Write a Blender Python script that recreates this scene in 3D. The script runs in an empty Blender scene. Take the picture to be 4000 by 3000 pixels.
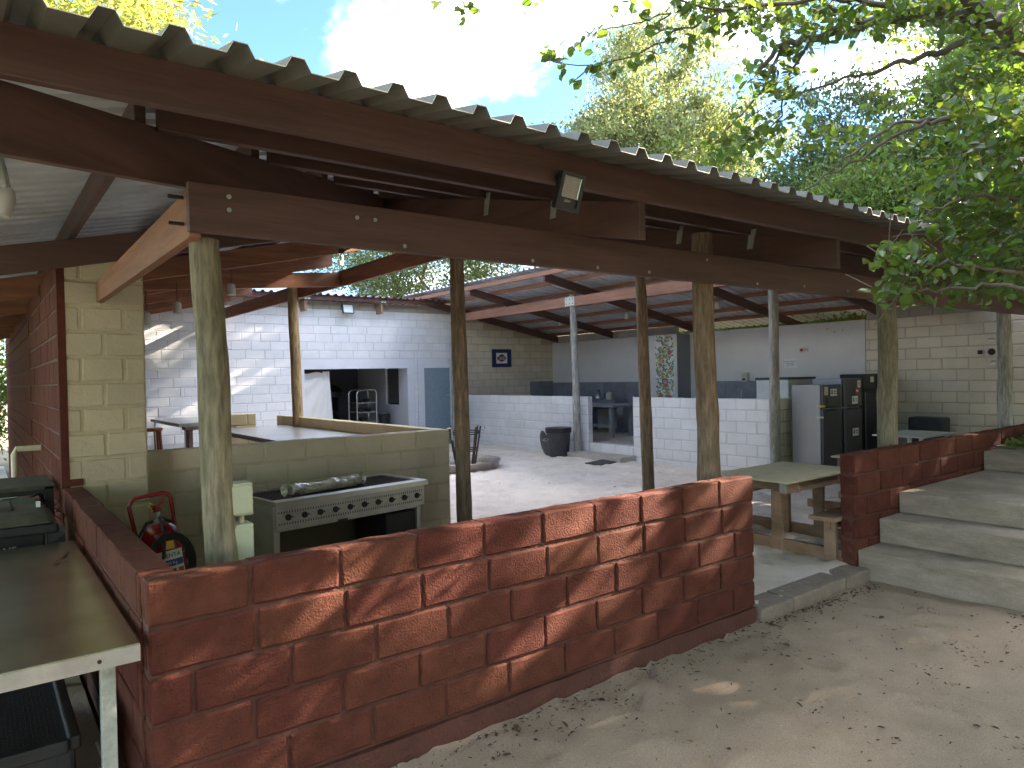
import bpy, bmesh, math, random
import numpy as np
from mathutils import Vector, Matrix, noise as mnoise
random.seed(7); rng = np.random.default_rng(11)
C = bpy.context.scene.collection
SC = bpy.context.scene
R_ = math.radians
# ------------------------------------------------------------------ camera
F_ = 2747.0
def _d(p):
    v = np.array([(p[0]-2000)/F_, -(p[1]-1500)/F_, -1.0]); return v/np.linalg.norm(v)
_Y = _d((-95, 1515)); _X = _d((5600, 1390)); _X = _X-_Y*(_X@_Y); _X /= np.linalg.norm(_X); _Z = np.cross(_X, _Y)
RC = np.stack([_X, _Y, _Z], 1)
CAM = np.array([-0.519, -3.136, 1.874])
cd = bpy.data.cameras.new('camera'); cam = bpy.data.objects.new('camera', cd); C.objects.link(cam)
cd.sensor_width = 36; cd.lens = F_/4000*36; cd.clip_end = 2000; cd.clip_start = 0.02
M4 = Matrix([[*RC.T[0], CAM[0]], [*RC.T[1], CAM[1]], [*RC.T[2], CAM[2]], [0, 0, 0, 1]])
cam.matrix_world = M4; SC.camera = cam
SC.render.resolution_x = 1024; SC.render.resolution_y = 768
def ray(x, y):                       # photo pixel (2212 wide) -> world direction, unit depth
    s = 4000/2212
    v = np.array([(x*s-2000)/F_, -(y*s-1500)/F_, -1.0]); return RC.T@v
def at(x, y, depth): return Vector(CAM+ray(x, y)*depth)
# ------------------------------------------------------------------ sky and sun
SUN = Vector((0.84, -0.27, 0.46)).normalized()
EL = math.asin(SUN.z); AZ = math.atan2(SUN.x, SUN.y)
W = bpy.data.worlds.new('World'); SC.world = W; W.use_nodes = True
nt = W.node_tree; N = nt.nodes; Lk = nt.links
for n in list(N): N.remove(n)
out = N.new('ShaderNodeOutputWorld'); bg = N.new('ShaderNodeBackground'); sky = N.new('ShaderNodeTexSky')
sky.sky_type = 'NISHITA'; sky.sun_disc = False; sky.sun_elevation = EL; sky.sun_rotation = AZ; sky.dust_density = 0.3; sky.ozone_density = 6.0
tc = N.new('ShaderNodeTexCoord'); cmb = N.new('ShaderNodeMapping'); cmb.inputs['Scale'].default_value = (1, 1, 1.9); cmb.inputs['Location'].default_value = (14.1, 1.7, 4.95)
Lk.new(tc.outputs['Generated'], cmb.inputs[0])
no = N.new('ShaderNodeTexNoise'); no.inputs['Scale'].default_value = 2.1; no.inputs['Detail'].default_value = 9; no.inputs['Roughness'].default_value = 0.58
no.inputs['Distortion'].default_value = 0.25
Lk.new(cmb.outputs[0], no.inputs['Vector'])
rmp = N.new('ShaderNodeValToRGB'); rmp.color_ramp.elements[0].position = 0.495; rmp.color_ramp.elements[1].position = 0.88
Lk.new(no.outputs['Fac'], rmp.inputs[0])
pw = N.new('ShaderNodeMath'); pw.operation = 'POWER'; pw.inputs[1].default_value = 2.0; Lk.new(rmp.outputs[0], pw.inputs[0])
mix = N.new('ShaderNodeMixRGB'); Lk.new(pw.outputs[0], mix.inputs[0]); Lk.new(sky.outputs[0], mix.inputs[1])
mix.inputs[2].default_value = (180.0, 175.0, 170.0, 1)
bg.inputs[1].default_value = 0.05; Lk.new(mix.outputs[0], bg.inputs[0]); Lk.new(bg.outputs[0], out.inputs[0])
sl = bpy.data.lights.new('sun', 'SUN'); sl.energy = 4.8; sl.angle = R_(0.55); sl.color = (1, 0.88, 0.72)
so = bpy.data.objects.new('sun', sl); C.objects.link(so); so.rotation_euler = SUN.to_track_quat('Z', 'Y').to_euler()
SC.view_settings.view_transform = 'Standard'; SC.view_settings.look = 'None'; SC.view_settings.exposure = 3.5; SC.view_settings.gamma = 1
SC.render.engine = 'CYCLES'
try:
    SC.cycles.max_bounces = 7; SC.cycles.diffuse_bounces = 4; SC.cycles.transparent_max_bounces = 6
except Exception: pass

# ------------------------------------------------------------------ materials
MT = {}
def mat(name, col, rough=0.7, metal=0.0, var=0.12, vscale=3.0, bump=0.0, bscale=40.0, pits=0.0, pscale=60., dirt=None, dscale=1.2, damt=0.5,
        stretch=None, spec=None, emit=None, trans=0.0, island=0.0, fleck=None, coord='pos'):
    if name in MT: return MT[name]
    m = bpy.data.materials.new(name); m.use_nodes = True; MT[name] = m
    t = m.node_tree; n = t.nodes; l = t.links; b = n['Principled BSDF']
    b.inputs['Roughness'].default_value = rough; b.inputs['Metallic'].default_value = metal
    if spec is not None: b.inputs['Specular IOR Level'].default_value = spec
    if coord == 'pos':
        g = n.new('ShaderNodeNewGeometry'); src = g.outputs['Position']
    else:
        g = n.new('ShaderNodeTexCoord'); src = g.outputs['Object']
    if stretch:
        mp = n.new('ShaderNodeMapping'); mp.inputs['Scale'].default_value = stretch; l.new(src, mp.inputs[0]); src = mp.outputs[0]
    nz = n.new('ShaderNodeTexNoise'); nz.inputs['Scale'].default_value = vscale; nz.inputs['Detail'].default_value = 6; nz.inputs['Roughness'].default_value = 0.62
    l.new(src, nz.inputs['Vector'])
    mr = n.new('ShaderNodeMapRange'); mr.inputs[1].default_value = 0.3; mr.inputs[2].default_value = 0.7
    mr.inputs[3].default_value = 1-var; mr.inputs[4].default_value = 1+var; l.new(nz.outputs['Fac'], mr.inputs[0])
    mx = n.new('ShaderNodeMixRGB'); mx.blend_type = 'MULTIPLY'; mx.inputs[0].default_value = 1; mx.inputs[1].default_value = (*col, 1); l.new(mr.outputs[0], mx.inputs[2])
    last = mx.outputs[0]
    if dirt:
        n2 = n.new('ShaderNodeTexNoise'); n2.inputs['Scale'].default_value = dscale; n2.inputs['Detail'].default_value = 8; n2.inputs['Roughness'].default_value = 0.7; l.new(src, n2.inputs['Vector'])
        r2 = n.new('ShaderNodeMapRange'); r2.inputs[1].default_value = 0.48; r2.inputs[2].default_value = 0.72; r2.inputs[4].default_value = damt; l.new(n2.outputs['Fac'], r2.inputs[0])
        m2 = n.new('ShaderNodeMixRGB'); l.new(r2.outputs[0], m2.inputs[0]); l.new(last, m2.inputs[1]); m2.inputs[2].default_value = (*dirt, 1); last = m2.outputs[0]
    if fleck:
        n3 = n.new('ShaderNodeTexNoise'); n3.inputs['Scale'].default_value = 180; n3.inputs['Detail'].default_value = 2; l.new(src, n3.inputs['Vector'])
        r3 = n.new('ShaderNodeMapRange'); r3.inputs[1].default_value = 0.3; r3.inputs[2].default_value = 0.7; r3.inputs[3].default_value = 1-fleck; r3.inputs[4].default_value = 1+fleck; l.new(n3.outputs['Fac'], r3.inputs[0])
        m3 = n.new('ShaderNodeMixRGB'); m3.blend_type = 'MULTIPLY'; m3.inputs[0].default_value = 1; l.new(last, m3.inputs[1]); l.new(r3.outputs[0], m3.inputs[2]); last = m3.outputs[0]
    if island:
        gi = n.new('ShaderNodeNewGeometry'); oi = n.new('ShaderNodeObjectInfo'); ad = n.new('ShaderNodeMath'); ad.operation = 'ADD'
        l.new(gi.outputs['Random Per Island'], ad.inputs[0]); l.new(oi.outputs['Random'], ad.inputs[1])
        fr = n.new('ShaderNodeMath'); fr.operation = 'FRACT'; l.new(ad.outputs[0], fr.inputs[0])
        hs = n.new('ShaderNodeHueSaturation'); l.new(last, hs.inputs['Color'])
        mh = n.new('ShaderNodeMapRange'); mh.inputs[3].default_value = 0.5-0.035*island; mh.inputs[4].default_value = 0.5+0.02*island; l.new(fr.outputs[0], mh.inputs[0]); l.new(mh.outputs[0], hs.inputs['Hue'])
        mv = n.new('ShaderNodeMapRange'); mv.inputs[3].default_value = 1-0.4*island; mv.inputs[4].default_value = 1+0.4*island; l.new(fr.outputs[0], mv.inputs[0]); l.new(mv.outputs[0], hs.inputs['Value'])
        last = hs.outputs[0]
    l.new(last, b.inputs['Base Color'])
    nrm = None
    if bump:
        nb = n.new('ShaderNodeTexNoise'); nb.inputs['Scale'].default_value = bscale; nb.inputs['Detail'].default_value = 5; l.new(src, nb.inputs['Vector'])
        bp = n.new('ShaderNodeBump'); bp.inputs['Strength'].default_value = min(1, bump); bp.inputs['Distance'].default_value = 0.008; l.new(nb.outputs['Fac'], bp.inputs['Height']); nrm = bp.outputs[0]
    if pits:
        vo = n.new('ShaderNodeTexVoronoi'); vo.inputs['Scale'].default_value = pscale; vo.inputs['Randomness'].default_value = 1.0; l.new(src, vo.inputs['Vector'])
        rp = n.new('ShaderNodeMapRange'); rp.inputs[1].default_value = 0.04; rp.inputs[2].default_value = 0.22; l.new(vo.outputs['Distance'], rp.inputs[0])
        nm = n.new('ShaderNodeTexNoise'); nm.inputs['Scale'].default_value = 5; l.new(src, nm.inputs['Vector'])
        rm = n.new('ShaderNodeMapRange'); rm.inputs[1].default_value = 0.45; rm.inputs[2].default_value = 0.6; l.new(nm.outputs['Fac'], rm.inputs[0])
        mm = n.new('ShaderNodeMixRGB'); mm.inputs[1].default_value = (1, 1, 1, 1); l.new(rm.outputs[0], mm.inputs[0]); l.new(rp.outputs[0], mm.inputs[2])
        b2 = n.new('ShaderNodeBump'); b2.inputs['Strength'].default_value = pits; b2.inputs['Distance'].default_value = 0.006; l.new(mm.outputs[0], b2.inputs['Height'])
        if nrm: l.new(nrm, b2.inputs['Normal'])
        nrm = b2.outputs[0]
    if nrm: l.new(nrm, b.inputs['Normal'])
    if emit: b.inputs['Emission Color'].default_value = (*emit[0], 1); b.inputs['Emission Strength'].default_value = emit[1]
    if trans:
        tr = n.new('ShaderNodeBsdfTranslucent'); hs2 = n.new('ShaderNodeHueSaturation'); hs2.inputs['Hue'].default_value = 0.475; hs2.inputs['Saturation'].default_value = 1.15; hs2.inputs['Value'].default_value = 1.9
        l.new(last, hs2.inputs['Color']); l.new(hs2.outputs[0], tr.inputs['Color'])
        ms = n.new('ShaderNodeMixShader'); ms.inputs[0].default_value = trans; l.new(b.outputs[0], ms.inputs[1]); l.new(tr.outputs[0], ms.inputs[2]); l.new(ms.outputs[0], n['Material Output'].inputs['Surface'])
    return m
RED = mat('red_block_paint', (0.114, 0.036, 0.0225), 0.85, spec=0.2, island=0.22, var=0.25, vscale=9, bump=0.9, bscale=85, pits=0.9, pscale=70, dirt=(0.075, 0.024, 0.016), dscale=3.2, damt=0.5)
REDM = mat('red_mortar_paint', (0.097, 0.031, 0.020), 0.6, var=0.2, vscale=9, bump=1.0, bscale=45)
CREAM = mat('cream_block_paint', (0.54, 0.47, 0.335), 0.6, island=0.13, var=0.08, vscale=4, bump=0.5, bscale=60, pits=0.4, dirt=(0.42, 0.355, 0.24), dscale=1.6, damt=0.35)
CREAMM = mat('cream_mortar_paint', (0.50, 0.43, 0.29), 0.65, var=0.12, vscale=8, bump=0.9, bscale=50)
WHITE = mat('white_block_paint', (0.80, 0.80, 0.80), 0.6, island=0.06, var=0.04, vscale=3, bump=0.4, bscale=50, dirt=(0.55, 0.53, 0.50), dscale=1.3, damt=0.3)
WHITEM = mat('white_mortar_paint', (0.66, 0.67, 0.68), 0.65, var=0.07, vscale=8, bump=0.7, bscale=50)
TAN = mat('pale_cream_block_paint', (0.70, 0.63, 0.49), 0.6, island=0.12, var=0.06, vscale=3, bump=0.4, bscale=50, dirt=(0.48, 0.41, 0.30), dscale=1.3, damt=0.3)
TANM = mat('pale_cream_mortar_paint', (0.50, 0.43, 0.31), 0.65, var=0.1, vscale=8, bump=0.7)
CREAMLIT = mat('warm_lit_cream_block_paint', (0.70, 0.56, 0.30), 0.55, var=0.06, vscale=3, bump=0.4, dirt=(0.5, 0.38, 0.18), damt=0.25)  # cream blocks with warm yellow light put into the colour
PLAS = mat('grey_plaster_paint', (0.72, 0.71, 0.67), 0.6, var=0.04, vscale=1.4, bump=0.25, bscale=80, dirt=(0.44, 0.44, 0.42), dscale=0.8, damt=0.3)
PLASD = mat('darker_grey_plaster', (0.24, 0.26, 0.29), 0.6, var=0.05, vscale=2, bump=0.2)
WPLAS = mat('white_plaster_paint', (0.76, 0.77, 0.79), 0.55, var=0.03, vscale=2, bump=0.2, bscale=60, dirt=(0.6, 0.6, 0.6), damt=0.2)
TILE = mat('slate_wall_tile', (0.25, 0.255, 0.28), 0.45, var=0.25, vscale=2.5, bump=0.1, dirt=(0.22, 0.21, 0.22), dscale=4)
CONC = mat('mossy_concrete', (0.36, 0.30, 0.23), 0.85, var=0.22, vscale=5, bump=0.7, bscale=35, dirt=(0.19, 0.16, 0.105), dscale=2.6, damt=0.8, fleck=0.2, stretch=(0.6, 0.6, 2.2))
CONC2 = mat('pale_concrete', (0.46, 0.43, 0.39), 0.85, var=0.14, vscale=6, bump=0.6, bscale=40, dirt=(0.3, 0.28, 0.25), fleck=0.15)
SAND = mat('sand_outside', (0.375, 0.29, 0.21), 0.95, var=0.14, vscale=1.3, bump=0.5, bscale=120, dirt=(0.30, 0.23, 0.165), dscale=2.5, damt=0.5, fleck=0.28, spec=0.1)
SAND2 = mat('sand_courtyard', (0.74, 0.66, 0.58), 0.95, var=0.10, vscale=2.0, bump=0.5, bscale=90, dirt=(0.46, 0.39, 0.33), dscale=3, damt=0.4, fleck=0.2, spec=0.1)
SOIL = mat('ground_soil', (0.22, 0.18, 0.12), 0.95, var=0.3, vscale=0.6, dirt=(0.08, 0.11, 0.035), dscale=0.5, damt=0.8)
DWOOD = mat('dark_stained_timber', (0.115, 0.059, 0.047), 0.55, var=0.3, vscale=5, bump=0.3, bscale=12, dirt=(0.05, 0.026, 0.022), dscale=1.7, damt=0.6, stretch=(0.25, 0.25, 3.0))
MWOOD = mat('faded_stained_timber', (0.30, 0.125, 0.066), 0.6, var=0.3, vscale=6, bump=0.3, bscale=14, dirt=(0.14, 0.055, 0.032), dscale=2.0, damt=0.6, stretch=(0.3, 0.3, 3.0))
PWOOD = mat('weathered_timber', (0.33, 0.225, 0.15), 0.7, var=0.3, vscale=7, bump=0.3, bscale=14, dirt=(0.13, 0.085, 0.055), dscale=3.0, damt=0.7, stretch=(0.35, 0.35, 1.0))
def pole(name, col, dirt): return mat(name, col, 0.85, var=0.5, vscale=38, bump=1.0, bscale=60, dirt=dirt, dscale=11, damt=1.0, stretch=(1, 1, 0.16))
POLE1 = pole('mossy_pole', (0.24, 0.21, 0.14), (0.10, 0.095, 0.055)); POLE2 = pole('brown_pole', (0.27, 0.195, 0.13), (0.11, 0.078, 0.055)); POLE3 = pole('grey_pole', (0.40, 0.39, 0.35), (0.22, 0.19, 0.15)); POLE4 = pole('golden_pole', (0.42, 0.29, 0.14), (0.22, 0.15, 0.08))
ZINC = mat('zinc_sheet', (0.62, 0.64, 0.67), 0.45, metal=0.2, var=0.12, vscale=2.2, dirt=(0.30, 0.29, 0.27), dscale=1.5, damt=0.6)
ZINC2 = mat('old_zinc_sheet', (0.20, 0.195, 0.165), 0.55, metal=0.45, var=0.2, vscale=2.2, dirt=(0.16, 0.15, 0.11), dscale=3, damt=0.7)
MAROON = mat('maroon_roof_sheet', (0.16, 0.075, 0.075), 0.5, var=0.15)
STEEL = mat('stainless_steel', (0.66, 0.66, 0.62), 0.28, metal=0.85, var=0.08, vscale=3, bump=0.05, bscale=5, dirt=(0.42, 0.40, 0.35), dscale=3.5, damt=0.4)
STEEL2 = mat('dull_steel', (0.50, 0.49, 0.465), 0.42, metal=0.7, var=0.12, vscale=6, dirt=(0.30, 0.27, 0.22), dscale=5, damt=0.5)
GALV = mat('galvanised_steel', (0.44, 0.47, 0.43), 0.55, metal=0.55, var=0.25, vscale=22, dirt=(0.28, 0.31, 0.27), dscale=14)
BLACKM = mat('black_iron', (0.028, 0.026, 0.026), 0.6, metal=0.2, var=0.3, bump=0.3)
RUST = mat('rusty_iron', (0.11, 0.055, 0.035), 0.8, var=0.4, vscale=20, bump=0.5)
GRILL = mat('burnt_grill_plate', (0.06, 0.034, 0.026), 0.75, var=0.5, vscale=18, bump=0.8, bscale=70)
BLKP = mat('black_plastic', (0.018, 0.019, 0.022), 0.45, var=0.2, vscale=6, dirt=(0.075, 0.07, 0.058), dscale=5, damt=0.5)
GREYP = mat('charcoal_plastic', (0.045, 0.048, 0.056), 0.5, var=0.2, vscale=6, dirt=(0.12, 0.12, 0.12), dscale=9, damt=0.4)
DUSTP = mat('dusty_black_plastic', (0.055, 0.052, 0.044), 0.6, var=0.3, vscale=7, dirt=(0.13, 0.12, 0.09), dscale=5, damt=0.7)
REDP = mat('red_gloss_paint', (0.27, 0.012, 0.018), 0.22, var=0.08, dirt=(0.14, 0.01, 0.012), dscale=3)
GRNP = mat('green_plastic', (0.03, 0.10, 0.035), 0.45)
PALEG = mat('pale_green_plastic', (0.52, 0.56, 0.40), 0.5, var=0.1, dirt=(0.32, 0.34, 0.22), dscale=6)
CRP = mat('cream_plastic', (0.62, 0.60, 0.50), 0.4)
WPAINT = mat('white_paint', (0.78, 0.78, 0.76), 0.5, var=0.03)
PAPER = mat('white_paper', (0.80, 0.80, 0.80), 0.7, var=0.02)
INK = mat('dark_ink', (0.03, 0.03, 0.035), 0.7); INKB = mat('blue_ink', (0.03, 0.09, 0.32), 0.5); INKR = mat('red_ink', (0.42, 0.06, 0.04), 0.5); INKG = mat('grey_ink', (0.30, 0.29, 0.30), 0.7)
YELL = mat('yellow_label', (0.75, 0.52, 0.08), 0.5); SILV = mat('pale_lettering', (0.55, 0.56, 0.50), 0.5)
DOORM = mat('blue_grey_door_paint', (0.24, 0.32, 0.36), 0.5, var=0.18, vscale=30, dirt=(0.33, 0.40, 0.43), dscale=20, damt=0.5)
NAVY = mat('navy_frame', (0.025, 0.035, 0.10), 0.5); RUSTY = mat('rust_cutout', (0.16, 0.06, 0.04), 0.7, var=0.3, vscale=30)
SILVER = mat('silver_fridge_side', (0.40, 0.43, 0.47), 0.38, metal=0.6, var=0.05, vscale=2)
FRIDGE = mat('graphite_fridge_door', (0.085, 0.09, 0.10), 0.35, metal=0.4, var=0.06); FRIDGB = mat('black_fridge_door', (0.022, 0.023, 0.027), 0.3)
TABTOP = mat('olive_cream_board', (0.68, 0.62, 0.42), 0.6, var=0.06, vscale=5, dirt=(0.48, 0.43, 0.27), dscale=4)
CLOTH = mat('white_curtain_cloth', (0.74, 0.73, 0.70), 0.85, var=0.05, dirt=(0.62, 0.57, 0.50), dscale=3, damt=0.5)
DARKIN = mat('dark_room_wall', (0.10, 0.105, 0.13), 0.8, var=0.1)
FOIL = mat('printed_foil_bag', (0.62, 0.55, 0.42), 0.25, metal=0.05, var=0.4, vscale=14, dirt=(0.16, 0.17, 0.12), dscale=16, damt=0.95)
GLASS = mat('lamp_lens', (0.55, 0.55, 0.45), 0.25, var=0.05); LENS2 = mat('reflector', (0.65, 0.62, 0.45), 0.15, metal=0.8)
LAMPW = mat('white_lamp_shade', (0.70, 0.74, 0.72), 0.5); ORWOOD = mat('varnished_stool_wood', (0.32, 0.12, 0.045), 0.4, var=0.3, vscale=10, stretch=(1, 1, .3))
BARK = mat('bark', (0.12, 0.095, 0.07), 0.9, var=0.35, vscale=10, bump=0.9, bscale=25, dirt=(0.19, 0.17, 0.12), dscale=3)
LITTER = mat('dead_leaves', (0.075, 0.045, 0.030), 0.9, var=0.3, island=1.0)
LF1 = mat('leaf_round_green', (0.085, 0.145, 0.032), 0.32, var=0.15, island=0.9, trans=0.36)
LF2 = mat('leaf_olive', (0.155, 0.19, 0.075), 0.5, var=0.2, island=1.0, trans=0.35)
LF3 = mat('leaf_bright_green', (0.125, 0.19, 0.045), 0.5, var=0.2, island=1.0, trans=0.35)
LF4 = mat('leaf_dark_green', (0.085, 0.13, 0.045), 0.5, var=0.2, island=1.0, trans=0.25)
LF5 = mat('leaf_yellow_green', (0.20, 0.235, 0.06), 0.5, var=0.2, island=1.0, trans=0.45)

# ------------------------------------------------------------------ mesh helpers
class MB:
    def __init__(s): s.v = []; s.f = []
    def add(s, vs, fs):
        k = len(s.v); s.v += [tuple(p) for p in vs]; s.f += [tuple(i+k for i in q) for q in fs]; return s
    def box(s, x0, x1, y0, y1, z0, z1, M=None):
        vs = [(x, y, z) for z in (z0, z1) for (x, y) in ((x0, y0), (x1, y0), (x1, y1), (x0, y1))]
        if M: vs = [M@Vector(p) for p in vs]
        return s.add(vs, [(0, 3, 2, 1), (4, 5, 6, 7), (0, 1, 5, 4), (1, 2, 6, 5), (2, 3, 7, 6), (3, 0, 4, 7)])
    def tube(s, pts, rad, seg=10, cap=True):
        pts = [Vector(p) for p in pts]; n = len(pts); rings = []
        if not hasattr(rad, '__len__'): rad = [rad]*n
        up = Vector((0, 0, 1)); prev = None
        for i, p in enumerate(pts):
            t = (pts[min(i+1, n-1)]-pts[max(i-1, 0)]).normalized()
            if prev is None:
                a = t.cross(up if abs(t.z) < 0.9 else Vector((1, 0, 0))).normalized()
            else:
                a = (prev-t*prev.dot(t)).normalized()
            prev = a; b = t.cross(a)
            rings.append([p+(a*math.cos(2*math.pi*j/seg)+b*math.sin(2*math.pi*j/seg))*rad[i] for j in range(seg)])
        vs = [q for r in rings for q in r]; fs = []
        for i in range(n-1):
            for j in range(seg): fs.append((i*seg+j, i*seg+(j+1) % seg, (i+1)*seg+(j+1) % seg, (i+1)*seg+j))
        if cap: fs += [tuple(range(seg-1, -1, -1)), tuple((n-1)*seg+j for j in range(seg))]
        return s.add(vs, fs)
    def lathe(s, prof, c=(0, 0, 0), seg=24, M=None):
        n = len(prof); vs = []; fs = []
        for r, z in prof:
            for j in range(seg):
                a = 2*math.pi*j/seg; p = Vector((r*math.cos(a), r*math.sin(a), z))
                vs.append((M@p if M else p)+Vector(c))
        for i in range(n-1):
            for j in range(seg): fs.append((i*seg+j, i*seg+(j+1) % seg, (i+1)*seg+(j+1) % seg, (i+1)*seg+j))
        fs += [tuple(range(seg-1, -1, -1)), tuple((n-1)*seg+j for j in range(seg))]
        return s.add(vs, fs)
    def prism(s, poly, d, M=None):             # polygon in local xy, extruded along +z by d
        n = len(poly); vs = [Vector((x, y, 0)) for x, y in poly]+[Vector((x, y, d)) for x, y in poly]
        if M: vs = [M@p for p in vs]
        return s.add(vs, [tuple(range(n-1, -1, -1)), tuple(range(n, 2*n))]+[(i, (i+1) % n, n+(i+1) % n, n+i) for i in range(n)])
    def mesh(s, name):
        me = bpy.data.meshes.new(name); me.from_pydata(s.v, [], s.f); me.update(); return me
def link(o, parent=None):
    C.objects.link(o)
    if parent: o.parent = parent
    return o
def tag(o, label=None, cat=None, group=None, kind=None):
    if label: o['label'] = label
    if cat: o['category'] = cat
    if group: o['group'] = group
    if kind: o['kind'] = kind
    return o
def ob(name, mb, m, parent=None, label=None, cat=None, group=None, kind=None, smooth=False, bevel=0.0):
    me = mb.mesh(name) if isinstance(mb, MB) else mb
    if m and not me.materials: me.materials.append(m)
    if smooth:
        for p in me.polygons: p.use_smooth = True
        try: me.set_sharp_from_angle(angle=R_(40))
        except Exception: pass
    o = bpy.data.objects.new(name, me); link(o, parent); tag(o, label, cat, group, kind)
    if bevel:
        b = o.modifiers.new('bevel', 'BEVEL'); b.width = bevel; b.segments = 2; b.limit_method = 'ANGLE'
    return o
def thing(name, label, cat, loc=(0, 0, 0), rz=0, group=None):
    o = bpy.data.objects.new(name, None); o.location = loc; o.rotation_euler = (0, 0, rz); o.empty_display_size = 0.1
    link(o); return tag(o, label, cat, group)
def text(name, s, size, m, parent, M):
    cu = bpy.data.curves.new('t', 'FONT'); cu.body = s; cu.size = size; cu.align_x = 'CENTER'; cu.align_y = 'CENTER'; cu.extrude = 0.0004
    t = bpy.data.objects.new('t', cu); me = bpy.data.meshes.new_from_object(t); me.transform(M); me.name = name
    bpy.data.objects.remove(t); bpy.data.curves.remove(cu)
    return ob(name, me, m, parent)
def face_my(x, y, z, rz=0): return Matrix.Translation((x, y, z))@Matrix.Rotation(rz, 4, 'Z')@Matrix.Rotation(R_(90), 4, 'X')       # reads from -Y
def face_mx(x, y, z): return face_my(x, y, z, R_(-90))                                                                            # reads from -X
# ------------------------------------------------------------------ block walls
_bc = {}
def brick_mesh(w, d, h, m, var, bev, jit, rough=False):
    k = (round(w, 2), round(d, 3), round(h, 3), m.name, var)
    if k in _bc: return _bc[k]
    r = random.Random(hash((k[0], k[1], k[2], var)) & 0xffff)
    bm = bmesh.new(); bmesh.ops.create_cube(bm, size=1)
    bmesh.ops.scale(bm, vec=(w, d, h), verts=bm.verts)
    bmesh.ops.bevel(bm, geom=list(bm.edges), offset=bev, segments=1, affect='EDGES', profile=0.6)
    if rough: bmesh.ops.subdivide_edges(bm, edges=[e for e in bm.edges if e.calc_length() > .05], cuts=3, use_grid_fill=True)
    for v in bm.verts:
        v.co += Vector((r.uniform(-jit, jit), r.uniform(-jit, jit)*(.22 if rough else .6), r.uniform(-jit, jit)))
    me = bpy.data.meshes.new('brick'); bm.to_mesh(me); bm.free(); me.materials.append(m); _bc[k] = me
    return me
def block_wall(parent, axis, u0, u1, v0, v1, z0, z1, m, mm, ch=0.2, bl=0.415, joint=0.013, proud=0.007, off=(0, .5), holes=(), bev=0.009, jit=0.003, zmin=-9, thirds=0.0, seed=0, rough=False, top_fn=None, capmort=True, tall=0.0):
    """bricks as children of parent; axis 'x' or 'y' is the running direction, v0..v1 the thickness"""
    r = random.Random(seed); core = MB(); n = int(round((z1-z0)/ch)); cnt = 0
    for i in range(n):
        za = z0+i*ch; zb = za+ch; iv = [(u0, u1)]
        if top_fn:
            pass
        for (a, b, ha, hb) in holes:
            if ha < zb-ch*.4 and hb > za+ch*.4:
                nv = []
                for (p, q) in iv:
                    if b <= p or a >= q: nv.append((p, q)); continue
                    if a > p: nv.append((p, a))
                    if b < q: nv.append((b, q))
                iv = nv
        for (p, q) in iv:
            if i == n-1: pad = 0.006
            else: pad = 0
            pa, qa = p+proud*.8, q-proud*.8
            va, vb = v0+proud, v1-proud
            if axis == 'x': core.box(pa, qa, va, vb, za, zb-pad)
            else: core.box(va, vb, pa, qa, za, zb-pad)
            if zb <= zmin: continue
            s = off[i % len(off)]*bl; edges = [p]; u = u0+s
            while u < q-0.03:
                if u > p+0.03: edges.append(u)
                if thirds and r.random() < thirds:
                    if u+0.085 < q-0.05 and u+.085 > p+.03: edges.append(u+0.085)
                    u += 0.085
                u += bl
            edges.append(q); edges = sorted(set(edges))
            for a, b in zip(edges[:-1], edges[1:]):
                if top_fn and zb > top_fn((a+b)/2)+0.02: continue
                w = b-a-joint; ww = round(w, 2)
                me = brick_mesh(ww, v1-v0, ch-joint, m, r.randrange(4), bev, jit, rough)
                o = bpy.data.objects.new('brick', me); C.objects.link(o); o.parent = parent
                du, dz, dv = r.uniform(-.003, .003), r.uniform(-.002, .002), r.uniform(-.0035, .0035)
                if a == p or b == q: du = 0
                if axis == 'x': o.location = ((a+b)/2+du, (v0+v1)/2+dv, (za+zb)/2+dz+joint*.3)
                else: o.location = ((v0+v1)/2+dv, (a+b)/2+du, (za+zb)/2+dz+joint*.3); o.rotation_euler = (0, 0, R_(90))
                o.rotation_euler.y += r.uniform(-.004, .004)
                cnt += 1
    ob('mortar', core, mm, parent)
    return cnt
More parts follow.
